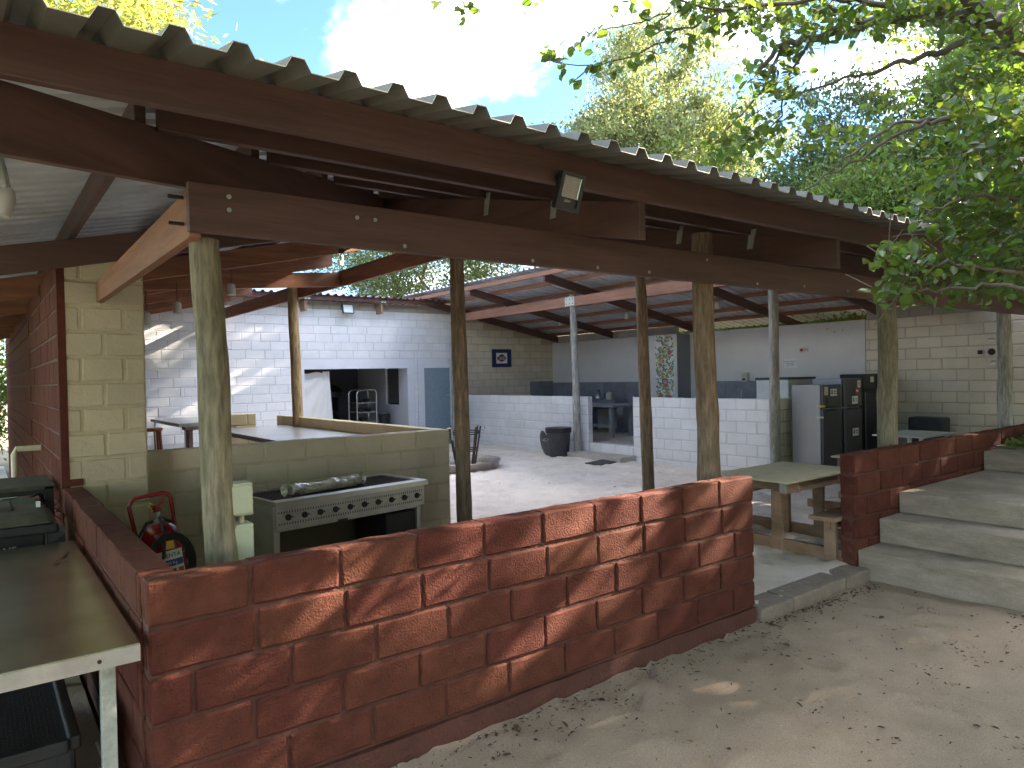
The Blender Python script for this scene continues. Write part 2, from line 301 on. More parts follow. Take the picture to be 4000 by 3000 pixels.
# ================================================================== SETTING
def grid(name, x0, x1, y0, y1, step, zf, dents, m, seed, amp, holes=None, label=None):
    r = np.random.default_rng(seed); nx = int((x1-x0)/step)+1; ny = int((y1-y0)/step)+1
    xs = np.linspace(x0, x1, nx); ys = np.linspace(y0, y1, ny); X, Y = np.meshgrid(xs, ys)
    Z = np.zeros_like(X)
    for k in range(ny):
        for j in range(nx):
            Z[k, j] = mnoise.noise((xs[j]*1.3, ys[k]*1.3, seed))*amp[0]+mnoise.noise((xs[j]*5, ys[k]*5, seed+3))*amp[1]+mnoise.noise((xs[j]*13, ys[k]*13, seed+5))*amp[2]
    for _ in range(dents):
        cx, cy = r.uniform(x0, x1), r.uniform(y0, y1); a = r.uniform(0, math.pi); L = r.uniform(.10, .16); Wd = r.uniform(.04, .07); dp = r.uniform(.012, .034)
        i0, i1 = np.searchsorted(xs, [cx-.4, cx+.4]); j0, j1 = np.searchsorted(ys, [cy-.4, cy+.4])
        dx_ = X[j0:j1, i0:i1]-cx; dy_ = Y[j0:j1, i0:i1]-cy
        u = (dx_*math.cos(a)+dy_*math.sin(a))/L; v = (-dx_*math.sin(a)+dy_*math.cos(a))/Wd; q = np.sqrt(u*u+v*v)
        Z[j0:j1, i0:i1] += -dp*np.exp(-(q**4))+dp*.55*np.exp(-((q-1.35)**2)/.08)
    Z += zf(X, Y)
    me = bpy.data.meshes.new(name); nv = nx*ny
    me.vertices.add(nv); me.vertices.foreach_set('co', np.stack([X.ravel(), Y.ravel(), Z.ravel()], 1).ravel())
    idx = np.arange(nv).reshape(ny, nx); q = np.stack([idx[:-1, :-1], idx[:-1, 1:], idx[1:, 1:], idx[1:, :-1]], -1).reshape(-1, 4)
    me.loops.add(q.size); me.loops.foreach_set('vertex_index', q.ravel()); me.polygons.add(len(q))
    me.polygons.foreach_set('loop_start', np.arange(0, q.size, 4)); me.polygons.foreach_set('loop_total', np.full(len(q), 4)); me.polygons.foreach_set('use_smooth', np.ones(len(q), bool)); me.update()
    me.materials.append(m); o = bpy.data.objects.new(name, me); C.objects.link(o); o['kind'] = 'structure'
    return o
g = MB().box(-260, 260, -200, 320, -0.6, -0.14); ob('ground', g, SOIL, kind='structure')
grid('sand_path', -3.2, 10.0, -7.0, 0.10, 0.045, lambda X, Y: -0.035-0.012*np.maximum(X-3.5, 0)*(Y < .1)-0.02*np.exp(-((Y+.2)/.3)**2)*0, 230, SAND, 3, (.022, .016, .008))
grid('courtyard_sand', .15, 13.3, .06, 12.95, 0.055, lambda X, Y: .045+.055*np.clip((Y-1)/3, 0, 1), 1700, SAND2, 9, (.02, .018, .010))
ob('side_yard', MB().box(-6, -.02, .2, 18, -.14, -.05), SAND2, kind='structure')
# --- front low wall, side low wall
fw = thing('front_wall', 'low red block wall with sun dapples along the sandy path', 'wall')
block_wall(fw, 'x', 0, 4.16, 0, .14, .08, 1.08, RED, REDM, thirds=.0, off=(.36, .0, .42, .06, 0.0), seed=2, rough=True, bev=.010, jit=.0038, joint=.019, proud=.014)
fm = MB()                                                     # uneven footing strip under the lowest course
pts = [(-.01+i*.16, random.uniform(-.006, .008)) for i in range(27)]
fm.add([(x, -.004+dy, -.16) for x, dy in pts]+[(x, -.004+dy, .078+random.uniform(-.006, .004)) for x, dy in pts]+[(x, .15, .078) for x, dy in pts]+[(x, .15, -.16) for x, dy in pts],
       [(i, i+1, 28+i, 27+i) for i in range(26)]+[(27+i, 28+i, 55+i, 54+i) for i in range(26)]+[(54+i, 55+i, 82+i, 81+i) for i in range(26)]+[(0, 27, 54, 81), (26, 107, 80, 53)])
ob('footing', fm, REDM, fw)
sw = thing('side_wall', 'low red block wall between the steel table and the fire extinguisher', 'wall')
block_wall(sw, 'y', .142, 3.33, 0, .14, .08, 1.08, RED, REDM, off=(.1, .55, .2, .6, .15), seed=5, proud=.010, bev=.007)
ob('footing', MB().box(.003, .137, .14, 3.34, -.12, .08), REDM, sw)
# --- tall side building wall with cream pier end
tw = thing('kitchen_side_wall', 'tall red block side wall running back behind the black bin', 'wall')
block_wall(tw, 'y', 3.42, 6.9, 0, .14, -.12, 2.88, RED, REDM, off=(0, .5), seed=8, bl=.4)
me_ = MB()
for i in range(15):
    for k in range(21):
        a = 6.9+k*.4+(0.2 if i % 2 else 0); me_.box(.001, .12, a+.006, min(a+.394, 15.2), -.12+i*.2+.006, -.12+i*.2+.194)
ob('bricks', me_, RED, tw, kind='stuff'); ob('mortar', MB().box(.01, .13, 6.9, 15.2, -.12, 2.88), REDM, tw)
pr = thing('cream_pier', 'cream block pier where the low red wall meets the kitchen', 'pier')
block_wall(pr, 'x', .003, .61, 3.34, 3.60, -.12, 2.94, CREAM, CREAMM, bl=.303, off=(.48, 0), ch=.2013, seed=4, rough=True, bev=.012, jit=.004, joint=.016, proud=.009)
ob('red_painted_edge', MB().box(-.004, .05, 3.336, 3.43, -.12, 2.94), RED, pr)
ob('red_painted_patch', MB().box(.01, .14, 3.33, 3.345, 1.085, 1.14), RED, pr)
# --- cream counter walls of the cooking corner
cw = thing('cream_counter_wall', 'waist high cream block wall behind the griddle', 'wall')
block_wall(cw, 'x', .62, 3.74, 3.64, 3.78, .09, 1.29, CREAM, CREAMM, bl=.413, off=(.2, .62, .1, .55, .05, .52), seed=9, rough=True, bev=.012, jit=.004)
cr = thing('warm_counter_wall', 'waist high warm lit cream block wall beside the long steel counter', 'wall')
block_wall(cr, 'y', 3.782, 9.0, 3.60, 3.74, .09, 1.29, CREAMLIT, CREAMM, bl=.413, off=(.3, .8), seed=10)
c2 = thing('warm_end_wall', 'short warm lit cream block wall behind the steel counters', 'wall')
block_wall(c2, 'x', 2.35, 3.24, 8.95, 9.09, .14, 1.34, CREAMLIT, CREAMM, bl=.413, off=(.3, .8), seed=12, zmin=.6)
ob('kitchen_floor', MB().box(.14, 3.62, 3.4, 12.9, -.1, .16), CONC2, kind='structure')
# --- white back wall with service opening
bw = thing('white_back_wall', 'tall white block wall with a dark service opening and a blue grey door', 'wall')
OP = (5.64, 8.385, -1, 2.14); DR = (8.88, 9.69, -1, 2.14)
block_wall(bw, 'x', .3, 9.93, 13.0, 13.14, -.02, 3.58, WHITE, WHITEM, bl=.43, off=(.1, .6), holes=[(5.43, 8.58, -1, 2.33), (8.69, 9.75, -1, 2.33)], seed=14, thirds=.12, zmin=.75, jit=.003, bev=.008, joint=.013, proud=.008)
b = MB(); b.box(5.432, 8.578, 12.993, 13.14, 2.14, 2.379); b.box(5.432, 5.64, 12.993, 13.14, -.1, 2.14); b.box(8.385, 8.578, 12.993, 13.14, -.1, 2.14); ob('opening_surround', b, WPLAS, bw)
b = MB(); b.box(8.692, 9.748, 12.992, 13.14, 2.14, 2.379); b.box(8.692, 8.88, 12.992, 13.14, -.1, 2.14); b.box(9.69, 9.748, 12.992, 13.14, -.1, 2.14); ob('door_surround', b, WPLAS, bw)
d_ = ob('door', MB().box(8.882, 9.688, 13.03, 13.07, -.05, 2.138), DOORM, bw); ob('handle', MB().tube([(9.60, 13.03, 1.62), (9.60, 12.97, 1.62), (9.60, 12.97, 1.50), (9.60, 13.03, 1.50)], .009, 6), STEEL2, d_); ob('bolt', MB().box(9.55, 9.66, 13.012, 13.03, 1.38, 1.42), STEEL2, d_)
# wall-head course below the back roof (unpainted grey blocks between rafters)
b = MB()
for i in range(24): b.box(.3+i*.4+.006, .3+i*.4+.394, 13.012, 13.12, 3.575, 3.77)
ob('wall_head_blocks', b, mat('bare_grey_block', (.42, .40, .37), .85, var=.12, bump=.5), bw)
# store room behind the opening
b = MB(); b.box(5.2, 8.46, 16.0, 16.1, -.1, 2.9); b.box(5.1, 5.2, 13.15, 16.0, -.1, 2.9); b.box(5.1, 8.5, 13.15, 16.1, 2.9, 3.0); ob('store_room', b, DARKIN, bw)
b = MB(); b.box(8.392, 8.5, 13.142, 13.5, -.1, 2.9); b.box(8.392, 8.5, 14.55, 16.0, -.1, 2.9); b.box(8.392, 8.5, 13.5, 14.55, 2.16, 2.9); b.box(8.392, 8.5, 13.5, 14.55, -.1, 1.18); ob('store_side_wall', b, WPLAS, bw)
lv = ob('window', MB().box(8.47, 8.49, 13.5, 14.55, 1.18, 2.16), BLACKM, bw)
for i in range(15):
    ob('louvre', MB().box(-.004, .004, 13.5, 14.22, -.034, .034, Matrix.Translation((8.44, 0, 1.24+i*.063))@Matrix.Rotation(R_(35), 4, 'Y')), mat('dusty_louvre_glass', (.16, .16, .16), .3), lv)
ob('reveal', MB().box(8.38, 8.47, 14.22, 14.55, 1.18, 2.16), WPLAS, lv)
ob('store_floor', MB().box(5.2, 8.5, 13.0, 16.0, -.12, .12), CONC2, kind='structure')
cb = thing('cream_back_wall', 'pale cream block wall carrying the framed fish picture', 'wall')
block_wall(cb, 'x', 9.94, 13.35, 13.0, 13.14, -.02, 3.78, TAN, TANM, bl=.42, off=(.1, .6), seed=15, zmin=1.2, jit=.003, bev=.008, joint=.013, proud=.008, top_fn=lambda u: 2.86+.2*(13.35-u))
# --- right wing: low white wall, floor, threshold step
lw = thing('low_white_wall', 'low white block wall beside the charcoal bin and entrance step', 'wall')
block_wall(lw, 'y', 8.09, 12.98, 10.12, 10.26, -.03, 1.39, WHITE, WHITEM, ch=.2029, bl=.41, off=(0, .5), seed=16, jit=.003, bev=.012)
l2 = thing('low_white_wall', 'low white block wall between the entrance step and the fridges', 'wall')
block_wall(l2, 'y', 3.67, 6.78, 10.12, 10.26, -.03, 1.39, WHITE, WHITEM, ch=.2029, bl=.41, off=(.6, .1), seed=17, jit=.003, bev=.012)
l3 = thing('threshold_wall', 'single course of white blocks under the raised floor opening', 'wall')
block_wall(l3, 'y', 6.784, 8.086, 10.12, 10.26, -.03, .38, WHITE, WHITEM, ch=.205, bl=.41, off=(.25, .25), seed=18, jit=.003, bev=.012)
l4 = thing('return_wall', 'low block return wall in shade behind the silver fridge', 'wall')
block_wall(l4, 'x', 10.27, 13.3, 3.67, 3.81, -.03, 1.39, TAN, TANM, ch=.2029, off=(.2, .7), seed=19)
ob('raised_floor', MB().box(10.26, 13.35, 3.81, 12.99, -.1, .385), CONC2, kind='structure')
es = thing('entrance_step', 'pale concrete step below the gap in the white wall', 'step')
b = MB().box(9.66, 10.118, 6.7, 8.3, 0, .2); ob('slab', b, CONC2, es, bevel=.012)
# --- grey plaster wall, pier, tiled splashback
gw = thing('grey_plaster_wall', 'plain pale grey plastered wall behind the kitchen counters', 'wall')
ob('plaster', MB().box(13.35, 13.5, 3.62, 13.14, -.1, 2.83), PLAS, gw)
for i in range(9):
    a = 6.05+i*.8+.004
    if a > 12.9: break
    if 7.7 < a+.4 < 9.0: continue
    ob('tile', MB().box(13.338, 13.352, a, min(a+.792, 12.99), .9, 1.652), TILE, gw)
ob('tile', MB().box(12.45, 13.33, 12.984, 12.998, .4, 1.7), TILE, cb); ob('tile', MB().box(13.338, 13.352, 5.3, 6.046, .9, 1.652), TILE, gw)
b = MB()
for i in range(14): b.box(13.37, 13.49, 8.3+i*.4+.005, 8.3+i*.4+.395, 2.835, 3.03)
ob('bare_blocks', b, MT['bare_grey_block'], gw)
pi = thing('slate_pier', 'slate grey plastered pier carrying the flower mural', 'pier')
ob('shaft', MB().box(12.86, 13.349, 7.86, 8.80, .385, 2.80), PLASD, pi); ob('pale_face', MB().box(12.853, 12.861, 7.862, 8.798, .385, 2.798), PLAS, pi)  # sides a darker grey than the front face
# --- right cream block wall
rw = thing('right_cream_wall', 'cream block wall decorated with small cup and saucer cutouts', 'wall')
block_wall(rw, 'y', -4.2, 3.615, 13.35, 13.49, -.18, 2.82, TAN, TANM, bl=.43, off=(0, .45), seed=21, jit=.003, bev=.012, thirds=.0, zmin=.2)
b = MB()
for i in range(14): b.box(13.37, 13.48, -2.0+i*.4+.006, -2.0+i*.4+.394, 2.825, 3.02)
ob('bare_blocks', b, MT['bare_grey_block'], rw)
# --- stub wall, kerb, stairs
st = thing('stair_wall', 'low red block wall rising beside the concrete stairs', 'wall')
block_wall(st, 'x', 5.89, 11.6, .103, .245, -.12, 1.08, RED, REDM, bl=.455, ch=.2, off=(.0, .55, .05, .5, .1, 1.0), seed=23, rough=True, bev=.010, thirds=.12, joint=.018, proud=.013, jit=.004)
KERBM = mat('sandy_kerb_concrete', (.25, .20, .155), .9, var=.2, vscale=8, bump=.8, bscale=30, dirt=(.17, .14, .11), dscale=5, fleck=.25)
kb = thing('kerb', 'pale concrete kerb across the gap between the two red walls', 'kerb')
for i in range(4):
    a = 4.19+i*.43; ob('kerb_block', MB().box(a+.004, a+.424, -.03+random.uniform(-.01, .01), .22, -.2, .058+random.uniform(-.010, .006)), KERBM, kb, bevel=.018)
cs = thing('concrete_stairs', 'mossy concrete stairs climbing past the right hand red wall', 'stairs')
for x0, x1, z in ((5.92, 8.2, .2), (6.34, 8.6, .433), (6.755, 9.4, .64), (8.93, 11.6, .866)):
    zb = {.2: -.2, .433: .2, .64: .433, .866: .64}[z]
    ob('step', MB().box(x0, x1, -2.25, .099, zb+.001, z), CONC, cs, bevel=.012)
bedm = MB().box(9.3, 11.6, -2.2, .098, .867, .90); ob('soil_bed', bedm, SOIL, kind='structure')
# ================================================================== ROOFS
SL = .22
def z_fr(Y): return 2.635+SL*(Y+.4)             # underside of the front rafters
def z_lr(X): return 2.635+SL*(X+.65)
def z_rr(X): return 2.85+.2*(13.35-X)
RH, PH = .215, .17
RIB = [(0, 0), (.055, 0), (.078, .042), (.122, .042), (.145, 0), (.19, 0)]
def sheet(parent, ax, e0, nrib, lo, hi, zf, m, name='roof_sheet'):
    """corrugated sheet; ax = eave direction; lo(e), hi(e) give slope-direction limits; zf(s) valley height"""
    prof = []
    for k in range(nrib):
        for p in (RIB if k == nrib-1 else RIB[:-1]): prof.append((e0+k*.19+p[0], p[1]))
    vs = []; fs = []; n = len(prof)
    for e, h in prof:
        a, b_ = lo(e), hi(e)
        if b_ < a: b_ = a
        for s in (a, a+(b_-a)*.5, b_):
            vs.append((e, s, zf(s)+h) if ax == 'x' else (s, e, zf(s)+h))
    for i in range(n-1):
        for k in (0, 1): fs.append((i*3+k, i*3+3+k, i*3+4+k, i*3+1+k))
    vs2 = [(x, y, z-.0035) for x, y, z in vs]; K = len(vs)
    mb = MB().add(vs+vs2, fs+[tuple(K+i for i in q[::-1]) for q in fs]+[(i*3, K+i*3, K+i*3+3, i*3+3) for i in range(n-1)]+[(i*3+2, i*3+5, K+i*3+5, K+i*3+2) for i in range(n-1)])
    return ob(name, mb, m, parent)
def beam(parent, name, p, q, w, h, m, cut=None):
    """plank from p to q (points on its bottom centre line), vertical depth h, width w; vertical end cuts"""
    p, q = Vector(p), Vector(q); d = (q-p); hd = Vector((d.x, d.y, 0)).normalized(); s = Vector((-hd.y, hd.x, 0))*w/2; u = Vector((0, 0, h))
    vs = [p-s, q-s, q+s, p+s, p-s+u, q-s+u, q+s+u, p+s+u]
    if cut: vs[4] += Vector(cut[0]); vs[7] += Vector(cut[0]); vs[5] += Vector(cut[1]); vs[6] += Vector(cut[1])
    return ob(name, MB().add(vs, [(0, 3, 2, 1), (4, 5, 6, 7), (0, 1, 5, 4), (1, 2, 6, 5), (2, 3, 7, 6), (3, 0, 4, 7)]), m, parent, bevel=.004)
fr = thing('front_roof', 'corrugated lean to roof on dark beams above the low red front wall', 'roof')
zs_f = lambda Y: z_fr(Y)+RH+PH
for k in range(20):
    e0 = -1.05+k*.76
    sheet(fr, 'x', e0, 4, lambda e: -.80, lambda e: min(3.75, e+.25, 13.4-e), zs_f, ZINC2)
for x in (2.53, 4.71, 6.9, 9.08, 11.26, 13.2):
    y1 = min(3.7, x+.25, 13.4-x)
    beam(fr, 'rafter', (x, -.4, z_fr(-.4)), (x, y1, z_fr(y1)), .05, RH, DWOOD)
for y in (-.425, .36, 1.11, 1.86, 2.61, 3.36, 3.66):
    x0, x1 = max(-1.0, y-.2), min(14, 13.35-y); z = z_fr(y)+RH
    beam(fr, 'purlin', (x0, y, z), (x1, y, z), .048, PH-.004, DWOOD)
beam(fr, 'eave_beam', (.25, .225, 2.55), (13.4, .225, 2.55), .05, .22, DWOOD)
beam(fr, 'inner_beam', (3.6, 3.2, z_fr(3.2)-.215), (9.95, 3.2, z_fr(3.2)-.215), .05, .21, DWOOD)
beam(fr, 'hip_rafter', (-.72, -.47, z_fr(-.47)-.02), (3.6, 3.85, z_fr(3.85)-.02), .055, .25, DWOOD)
beam(fr, 'hip_rafter', (13.9, -.5, z_fr(-.5)), (9.75, 3.65, z_fr(3.65)), .055, .25, DWOOD)
for x in (2.53, 4.71, 6.9, 9.08):                 # nail plates where the purlins sit
    for y in (.36, 1.11):
        if y > x: continue
        ob('hurricane_clip', MB().prism([(-.045, -.1), (.01, -.1), (.045, .06), (-.02, .06)], .003, face_mx(x-.027, y-.03, z_fr(y)+RH-.02)), GALV, fr)
ob('nail_plate', MB().box(7.0, 7.3, .192, .199, 2.56, 2.75), GALV, fr)
for j in range(8):
    x = 7.04+(j % 4)*.06; ob('nail', MB().lathe([(.010, 0), (.010, .004)], (x, .186, 2.60+(j//4)*.10), 8, Matrix.Rotation(R_(90), 4, 'X')), BLACKM, fr)
for x, z in ((1.32, 2.58), (2.2, 2.575), (2.75, 2.575), (3.25, 2.58), (4.55, 2.58), (5.25, 2.6), (6.0, 2.6), (6.6, 2.6), (1.05, 2.70), (1.15, 2.70), (.42, 2.66), (.42, 2.72), (3.9, 2.72)):
    ob('bolt', MB().lathe([(.011, 0), (.011, .006)], (x, .197, z), 8, Matrix.Rotation(R_(90), 4, 'X')), GALV, fr)
lr = thing('kitchen_roof', 'corrugated lean to roof over the kitchen side wall and pier', 'roof')
zs_l = lambda X: z_lr(X)+RH+PH
for k in range(18):
    e0 = -.80+k*.76
    sheet(lr, 'y', e0, 4, lambda e: -1.05, lambda e: min(4.0, e-.25), zs_l, ZINC)
for y in (3.28, 5.3, 7.3, 9.3, 11.3, 12.8):
    x1 = min(3.95, y-.25); m = DWOOD if y < 4 else MWOOD
    beam(lr, 'rafter', (-.65, y, z_lr(-.65)), (x1, y, z_lr(x1)), .05, RH, m)
for x in (-.65, .1, .85, 1.6, 2.35, 3.1, 3.85):
    z = z_lr(x)+RH; beam(lr, 'purlin', (x, max(x+.3, -.4), z), (x, 12.9, z), .048, PH-.004, DWOOD)
beam(lr, 'wall_beam', (.285, .25, 2.53), (.285, 3.30, 2.53), .05, .22, MWOOD, cut=((0, 0, 0), (0, .0, -.06)))
beam(lr, 'inner_beam', (3.67, 3.2, 3.205), (3.67, 12.9, 3.205), .05, .22, MWOOD)
beam(lr, 'tie_beam', (.4, 6.3, 2.95), (3.64, 6.3, 3.2), .05, .2, MWOOD)
for y, z in ((.32, 2.72), (.32, 2.60)): ob('bolt', MB().tube([(.255, y, z), (.19, y, z)], .009, 6), BLACKM, lr)
rr = thing('dining_roof', 'corrugated roof on reddish rafters above the low white walls', 'roof')
zs_r = lambda X: z_rr(X)+.18+.085
for k in range(16):
    e0 = 1.4+k*.76
    sheet(rr, 'y', e0, 4, lambda e: max(8.6, 13.4-e), lambda e: 14.2, zs_r, ZINC)
for y in (12.78, 10.5, 7.78, 5.3, 3.3):
    x0 = max(8.68, 13.45-y); beam(rr, 'rafter', (x0, y, z_rr(x0)), (14.0, y, z_rr(14.0)), .05, .18, DWOOD if y < 12 else DWOOD)
for i, x in enumerate((8.66, 9.4, 10.2, 11.0, 11.8, 12.6, 13.3)):
    z = z_rr(x)+.18-(.08 if i == 0 else 0); beam(rr, 'purlin', (x, max(13.5-x, 1.2), z), (x, 13.45, z), .05, .09 if i == 0 else .084, MWOOD)
beam(rr, 'inner_beam', (9.83, 3.2, 3.36), (9.83, 13.0, 3.36), .05, .21, mat('light_stained_timber', (.42, .20, .13), .6, var=.25, vscale=6, stretch=(.3, .3, 3.0), dirt=(.22, .10, .06)))
ob('nail_plate', MB().box(9.798, 9.804, 8.12, 8.42, 3.375, 3.565), WPAINT, rr)
for j in range(6): ob('nail', MB().lathe([(.012, 0), (.012, .005)], (9.797, 8.17+(j % 3)*.1, 3.42+(j//3)*.1), 8, Matrix.Rotation(R_(-90), 4, 'Y')), BLACKM, rr)
br = thing('store_roof', 'maroon edged corrugated roof above the white back wall', 'roof')
for k in range(12):
    sheet(br, 'x', .3+k*.76, 4, lambda e: 12.55, lambda e: 17.5, lambda Y: 3.87-.12*(Y-12.55), MAROON)
beam(br, 'fascia', (.3, 12.68, 3.755), (9.0, 12.68, 3.755), .04, .105, mat('maroon_fascia', (.13, .06, .055), .6, var=.2, dirt=(.25, .2, .18), dscale=6))
for x in (1.7, 3.65, 5.61, 7.56):
    ob('rafter_end', MB().box(x-.03, x+.03, 12.72, 13.6, 3.50, 3.74), PWOOD, br); ob('bolt', MB().lathe([(.03, 0), (.03, .02)], (x-.03, 12.65, 3.78), 8, Matrix.Rotation(R_(90), 4, 'X')), GALV, br); ob('bolt', MB().lathe([(.03, 0), (.03, .02)], (x+.05, 12.65, 3.78), 8, Matrix.Rotation(R_(90), 4, 'X')), GALV, br)
# ------------------------------------------------------------------ posts
def post(x, y, z0, z1, r0, r1, m, label, lean=(0, 0), seed=0, knots=()):
    rr_ = random.Random(seed); n = 40; P = []; Rd = []
    for i in range(n):
        t = i/(n-1); z = z0+(z1-z0)*t
        P.append((x+lean[0]*(t-.5)+0.020*mnoise.noise((seed, t*3.1, 0)), y+lean[1]*(t-.5)+.018*mnoise.noise((seed+9, t*3.1, 0)), z))
        k = sum(a*math.exp(-((t-c)/.03)**2) for c, a in knots)
        Rd.append((r0+(r1-r0)*t)*(1+.06*mnoise.noise((seed+3, t*9, 1))+k))
    mb = MB().tube(P, Rd, 20)
    rs = random.Random(seed+50)
    vv = []
    for i, (a, b, c) in enumerate(mb.v):
        cx_, cy_, _ = P[i//20]; ang = i % 20; f = 1+.085*mnoise.noise((ang*1.9+seed*7, c*1.1, 0))+.05*mnoise.noise((ang*3.3, c*6, seed))
        vv.append((cx_+(a-cx_)*f, cy_+(b-cy_)*f, c))
    mb.v = vv
    return ob('wooden_post', mb, m, None, label, 'post', 'round timber posts', smooth=True)
post(.40, .40, -.05, 2.55, .077, .067, POLE1, 'thick mossy round post beside the fire extinguisher and meter boxes', (-.09, 0), 1, ((.42, .07), (.25, .03)))
post(3.62, 3.2, 0, 3.22, .085, .078, POLE2, 'brown round post beside the griddle, at the corner of the cream counter wall', (-.03, 0), 2)
post(6.43, 3.12, .05, 3.22, .082, .070, POLE2, 'slim dark brown round post standing alone in the courtyard sand', (-.09, .0), 3)
post(4.16, .42, -.02, 2.98, .088, .080, POLE2, 'brown round post behind the free end of the front wall', (-.05, 0), 4, ((.35, .10), (.52, .06), (.3, .05)))
post(9.3, 3.05, .05, 3.22, .078, .072, POLE3, 'slim grey round post at the near corner of the low white wall', (0, 0), 5)
post(7.12, .36, -.02, 2.55, .102, .092, POLE1, 'stout pale round post behind the stair wall beside the fridges', (0, 0), 6, ((.62, .05),))
post(10.5, .36, -.02, 2.60, .088, .082, POLE3, 'grey round post behind the stair wall, in front of the cup cutouts', (-.08, 0), 7, ((.55, .08),))
post(3.6, 8.0, .1, 3.42, .085, .080, POLE4, 'golden sunlit round post at the end of the warm lit counter wall', (-.05, 0), 8)
post(9.93, 8.27, .15, 3.62, .088, .068, POLE3, 'pale grey round post on the entrance step next to the charcoal bin', (-.06, 0), 9)
post(9.66, 12.72, .05, 3.36, .095, .085, POLE3, 'pale grey round post against the white wall beside the blue grey door', (0, 0), 10)
# ================================================================== OBJECTS
RX = lambda a: Matrix.Rotation(R_(a), 4, 'X')
RY = lambda a: Matrix.Rotation(R_(a), 4, 'Y')
RZ = lambda a: Matrix.Rotation(R_(a), 4, 'Z')
T = lambda *p: Matrix.Translation(p)
# --- steel prep table, lower left
t = thing('prep_table', 'stainless steel prep table against the low red side wall', 'table')
ob('top', MB().box(-1.75, -.03, -.05, 2.28, .845, .86), mat('worn_steel_olive_reflection', (.60, .59, .47), .26, metal=1.0, var=.12, vscale=3, bump=.05, bscale=4, dirt=(.34, .33, .22), dscale=2.5, damt=.6), t, bevel=.004)  # olive tint puts reflected foliage into the worn steel colour
b = MB(); b.box(-1.75, -.03, -.052, -.04, .79, .852); b.box(-.042, -.03, -.04, 2.28, .80, .845); b.box(-1.75, -.03, 2.27, 2.282, .79, .852); ob('apron', b, STEEL2, t)
ob('screw', MB().lathe([(.008, 0), (.008, .004)], (-.17, -.053, .822), 8, RX(90)), BLACKM, t)
for x in (-.135, -1.65):
    for y in (.03, 2.2): ob('leg', MB().box(x-.026, x+.026, y-.026, y+.026, -.05, .80), GALV, t, bevel=.005)
ob('leaf', MB().add([(-.20, 1.62, .861), (-.17, 1.66, .875), (-.12, 1.72, .868), (-.10, 1.78, .895), (-.15, 1.70, .872)], [(0, 1, 4), (1, 2, 4), (2, 3, 4)]), LITTER, None, 'curled dry leaf lying on the steel prep table', 'leaf').name = 'dry_leaf'
PERF = mat('perforated_black_plastic', (.022, .023, .026), .5, var=.25, vscale=8, dirt=(.06, .055, .045), dscale=5)
nn = PERF.node_tree; br_ = nn.nodes.new('ShaderNodeTexBrick'); gp = nn.nodes.new('ShaderNodeNewGeometry'); mpg = nn.nodes.new('ShaderNodeMapping'); nn.links.new(gp.outputs['Position'], mpg.inputs[0]); nn.links.new(mpg.outputs[0], br_.inputs['Vector'])
br_.inputs['Scale'].default_value = 14; br_.inputs['Mortar Size'].default_value = .03; br_.inputs['Color1'].default_value = br_.inputs['Color2'].default_value = (0, 0, 0, 1); br_.inputs['Mortar'].default_value = (1, 1, 1, 1)
bb = nn.nodes.new('ShaderNodeBump'); bb.inputs['Distance'].default_value = .01; nn.links.new(br_.outputs['Color'], bb.inputs['Height']); nn.links.new(bb.outputs[0], nn.nodes['Principled BSDF'].inputs['Normal'])
t = thing('plastic_crate', 'large black perforated plastic crate under the steel prep table', 'crate')
b = MB(); b.box(-1.5, -.22, .35, 1.9, .0, .36); ob('body', b, PERF, t, bevel=.02)
b = MB(); b.box(-.245, -.20, .34, 1.92, .34, .40); b.box(-1.52, -.245, .32, .36, .34, .40); b.box(-1.52, -.245, 1.88, 1.92, .34, .40); ob('rim', b, BLKP, t, bevel=.01)
b = MB(); b.tube([(-.05, .95, -.06), (-.06, .9, .05), (-.09, .85, .12), (-.07, .75, .06), (-.05, .72, -.06)], .007, 6); ob('cable', b, WPAINT, None, 'white cable loop on the sand beside the steel table leg', 'cable')
b = MB()
for i in range(9):
    c = Vector((-.36+random.uniform(-.12, .16), .30+random.uniform(-.1, .1), .02+random.uniform(0, .1))); vs = [c+Vector((random.uniform(-.12, .12), random.uniform(-.1, .1), random.uniform(-.05, .09))) for _ in range(4)]
    b.add(vs, [(0, 1, 2), (0, 2, 3), (0, 3, 1), (1, 3, 2)])
ob('plastic_bag', b, mat('grey_plastic_bag', (.20, .20, .21), .3, var=.3), None, 'crumpled grey plastic bag under the steel prep table', 'bag')
# --- wheelie bin
t = thing('wheelie_bin', 'black wheelie bin behind the steel prep table', 'bin', (-.40, 2.80, 0))
b = MB(); b.add([(-.25, -.3, -.05), (.2, -.3, -.05), (.2, .3, -.05), (-.25, .3, -.05), (-.33, -.34, .93), (.23, -.34, .93), (.23, .36, .93), (-.33, .36, .93)], [(0, 3, 2, 1), (0, 1, 5, 4), (1, 2, 6, 5), (2, 3, 7, 6), (3, 0, 4, 7), (4, 5, 6, 7)]); ob('body', b, BLKP, t, bevel=.02)
b = MB(); b.box(-.36, .30, -.385, .40, .90, .965); ob('rim', b, BLKP, t, bevel=.015)
b = MB(); b.add([(-.37, -.39, .967), (.28, -.39, .967), (.28, .40, .967), (-.37, .40, .967), (-.33, -.30, 1.04), (.22, -.30, 1.04), (.22, .33, 1.06), (-.33, .33, 1.06)], [(0, 3, 2, 1), (0, 1, 5, 4), (1, 2, 6, 5), (2, 3, 7, 6), (3, 0, 4, 7), (4, 5, 6, 7)]); ob('lid', b, DUSTP, t, bevel=.02)
ob('lid_panel', MB().box(-.30, .06, -.14, .18, 1.035, 1.068), DUSTP, t, bevel=.012)
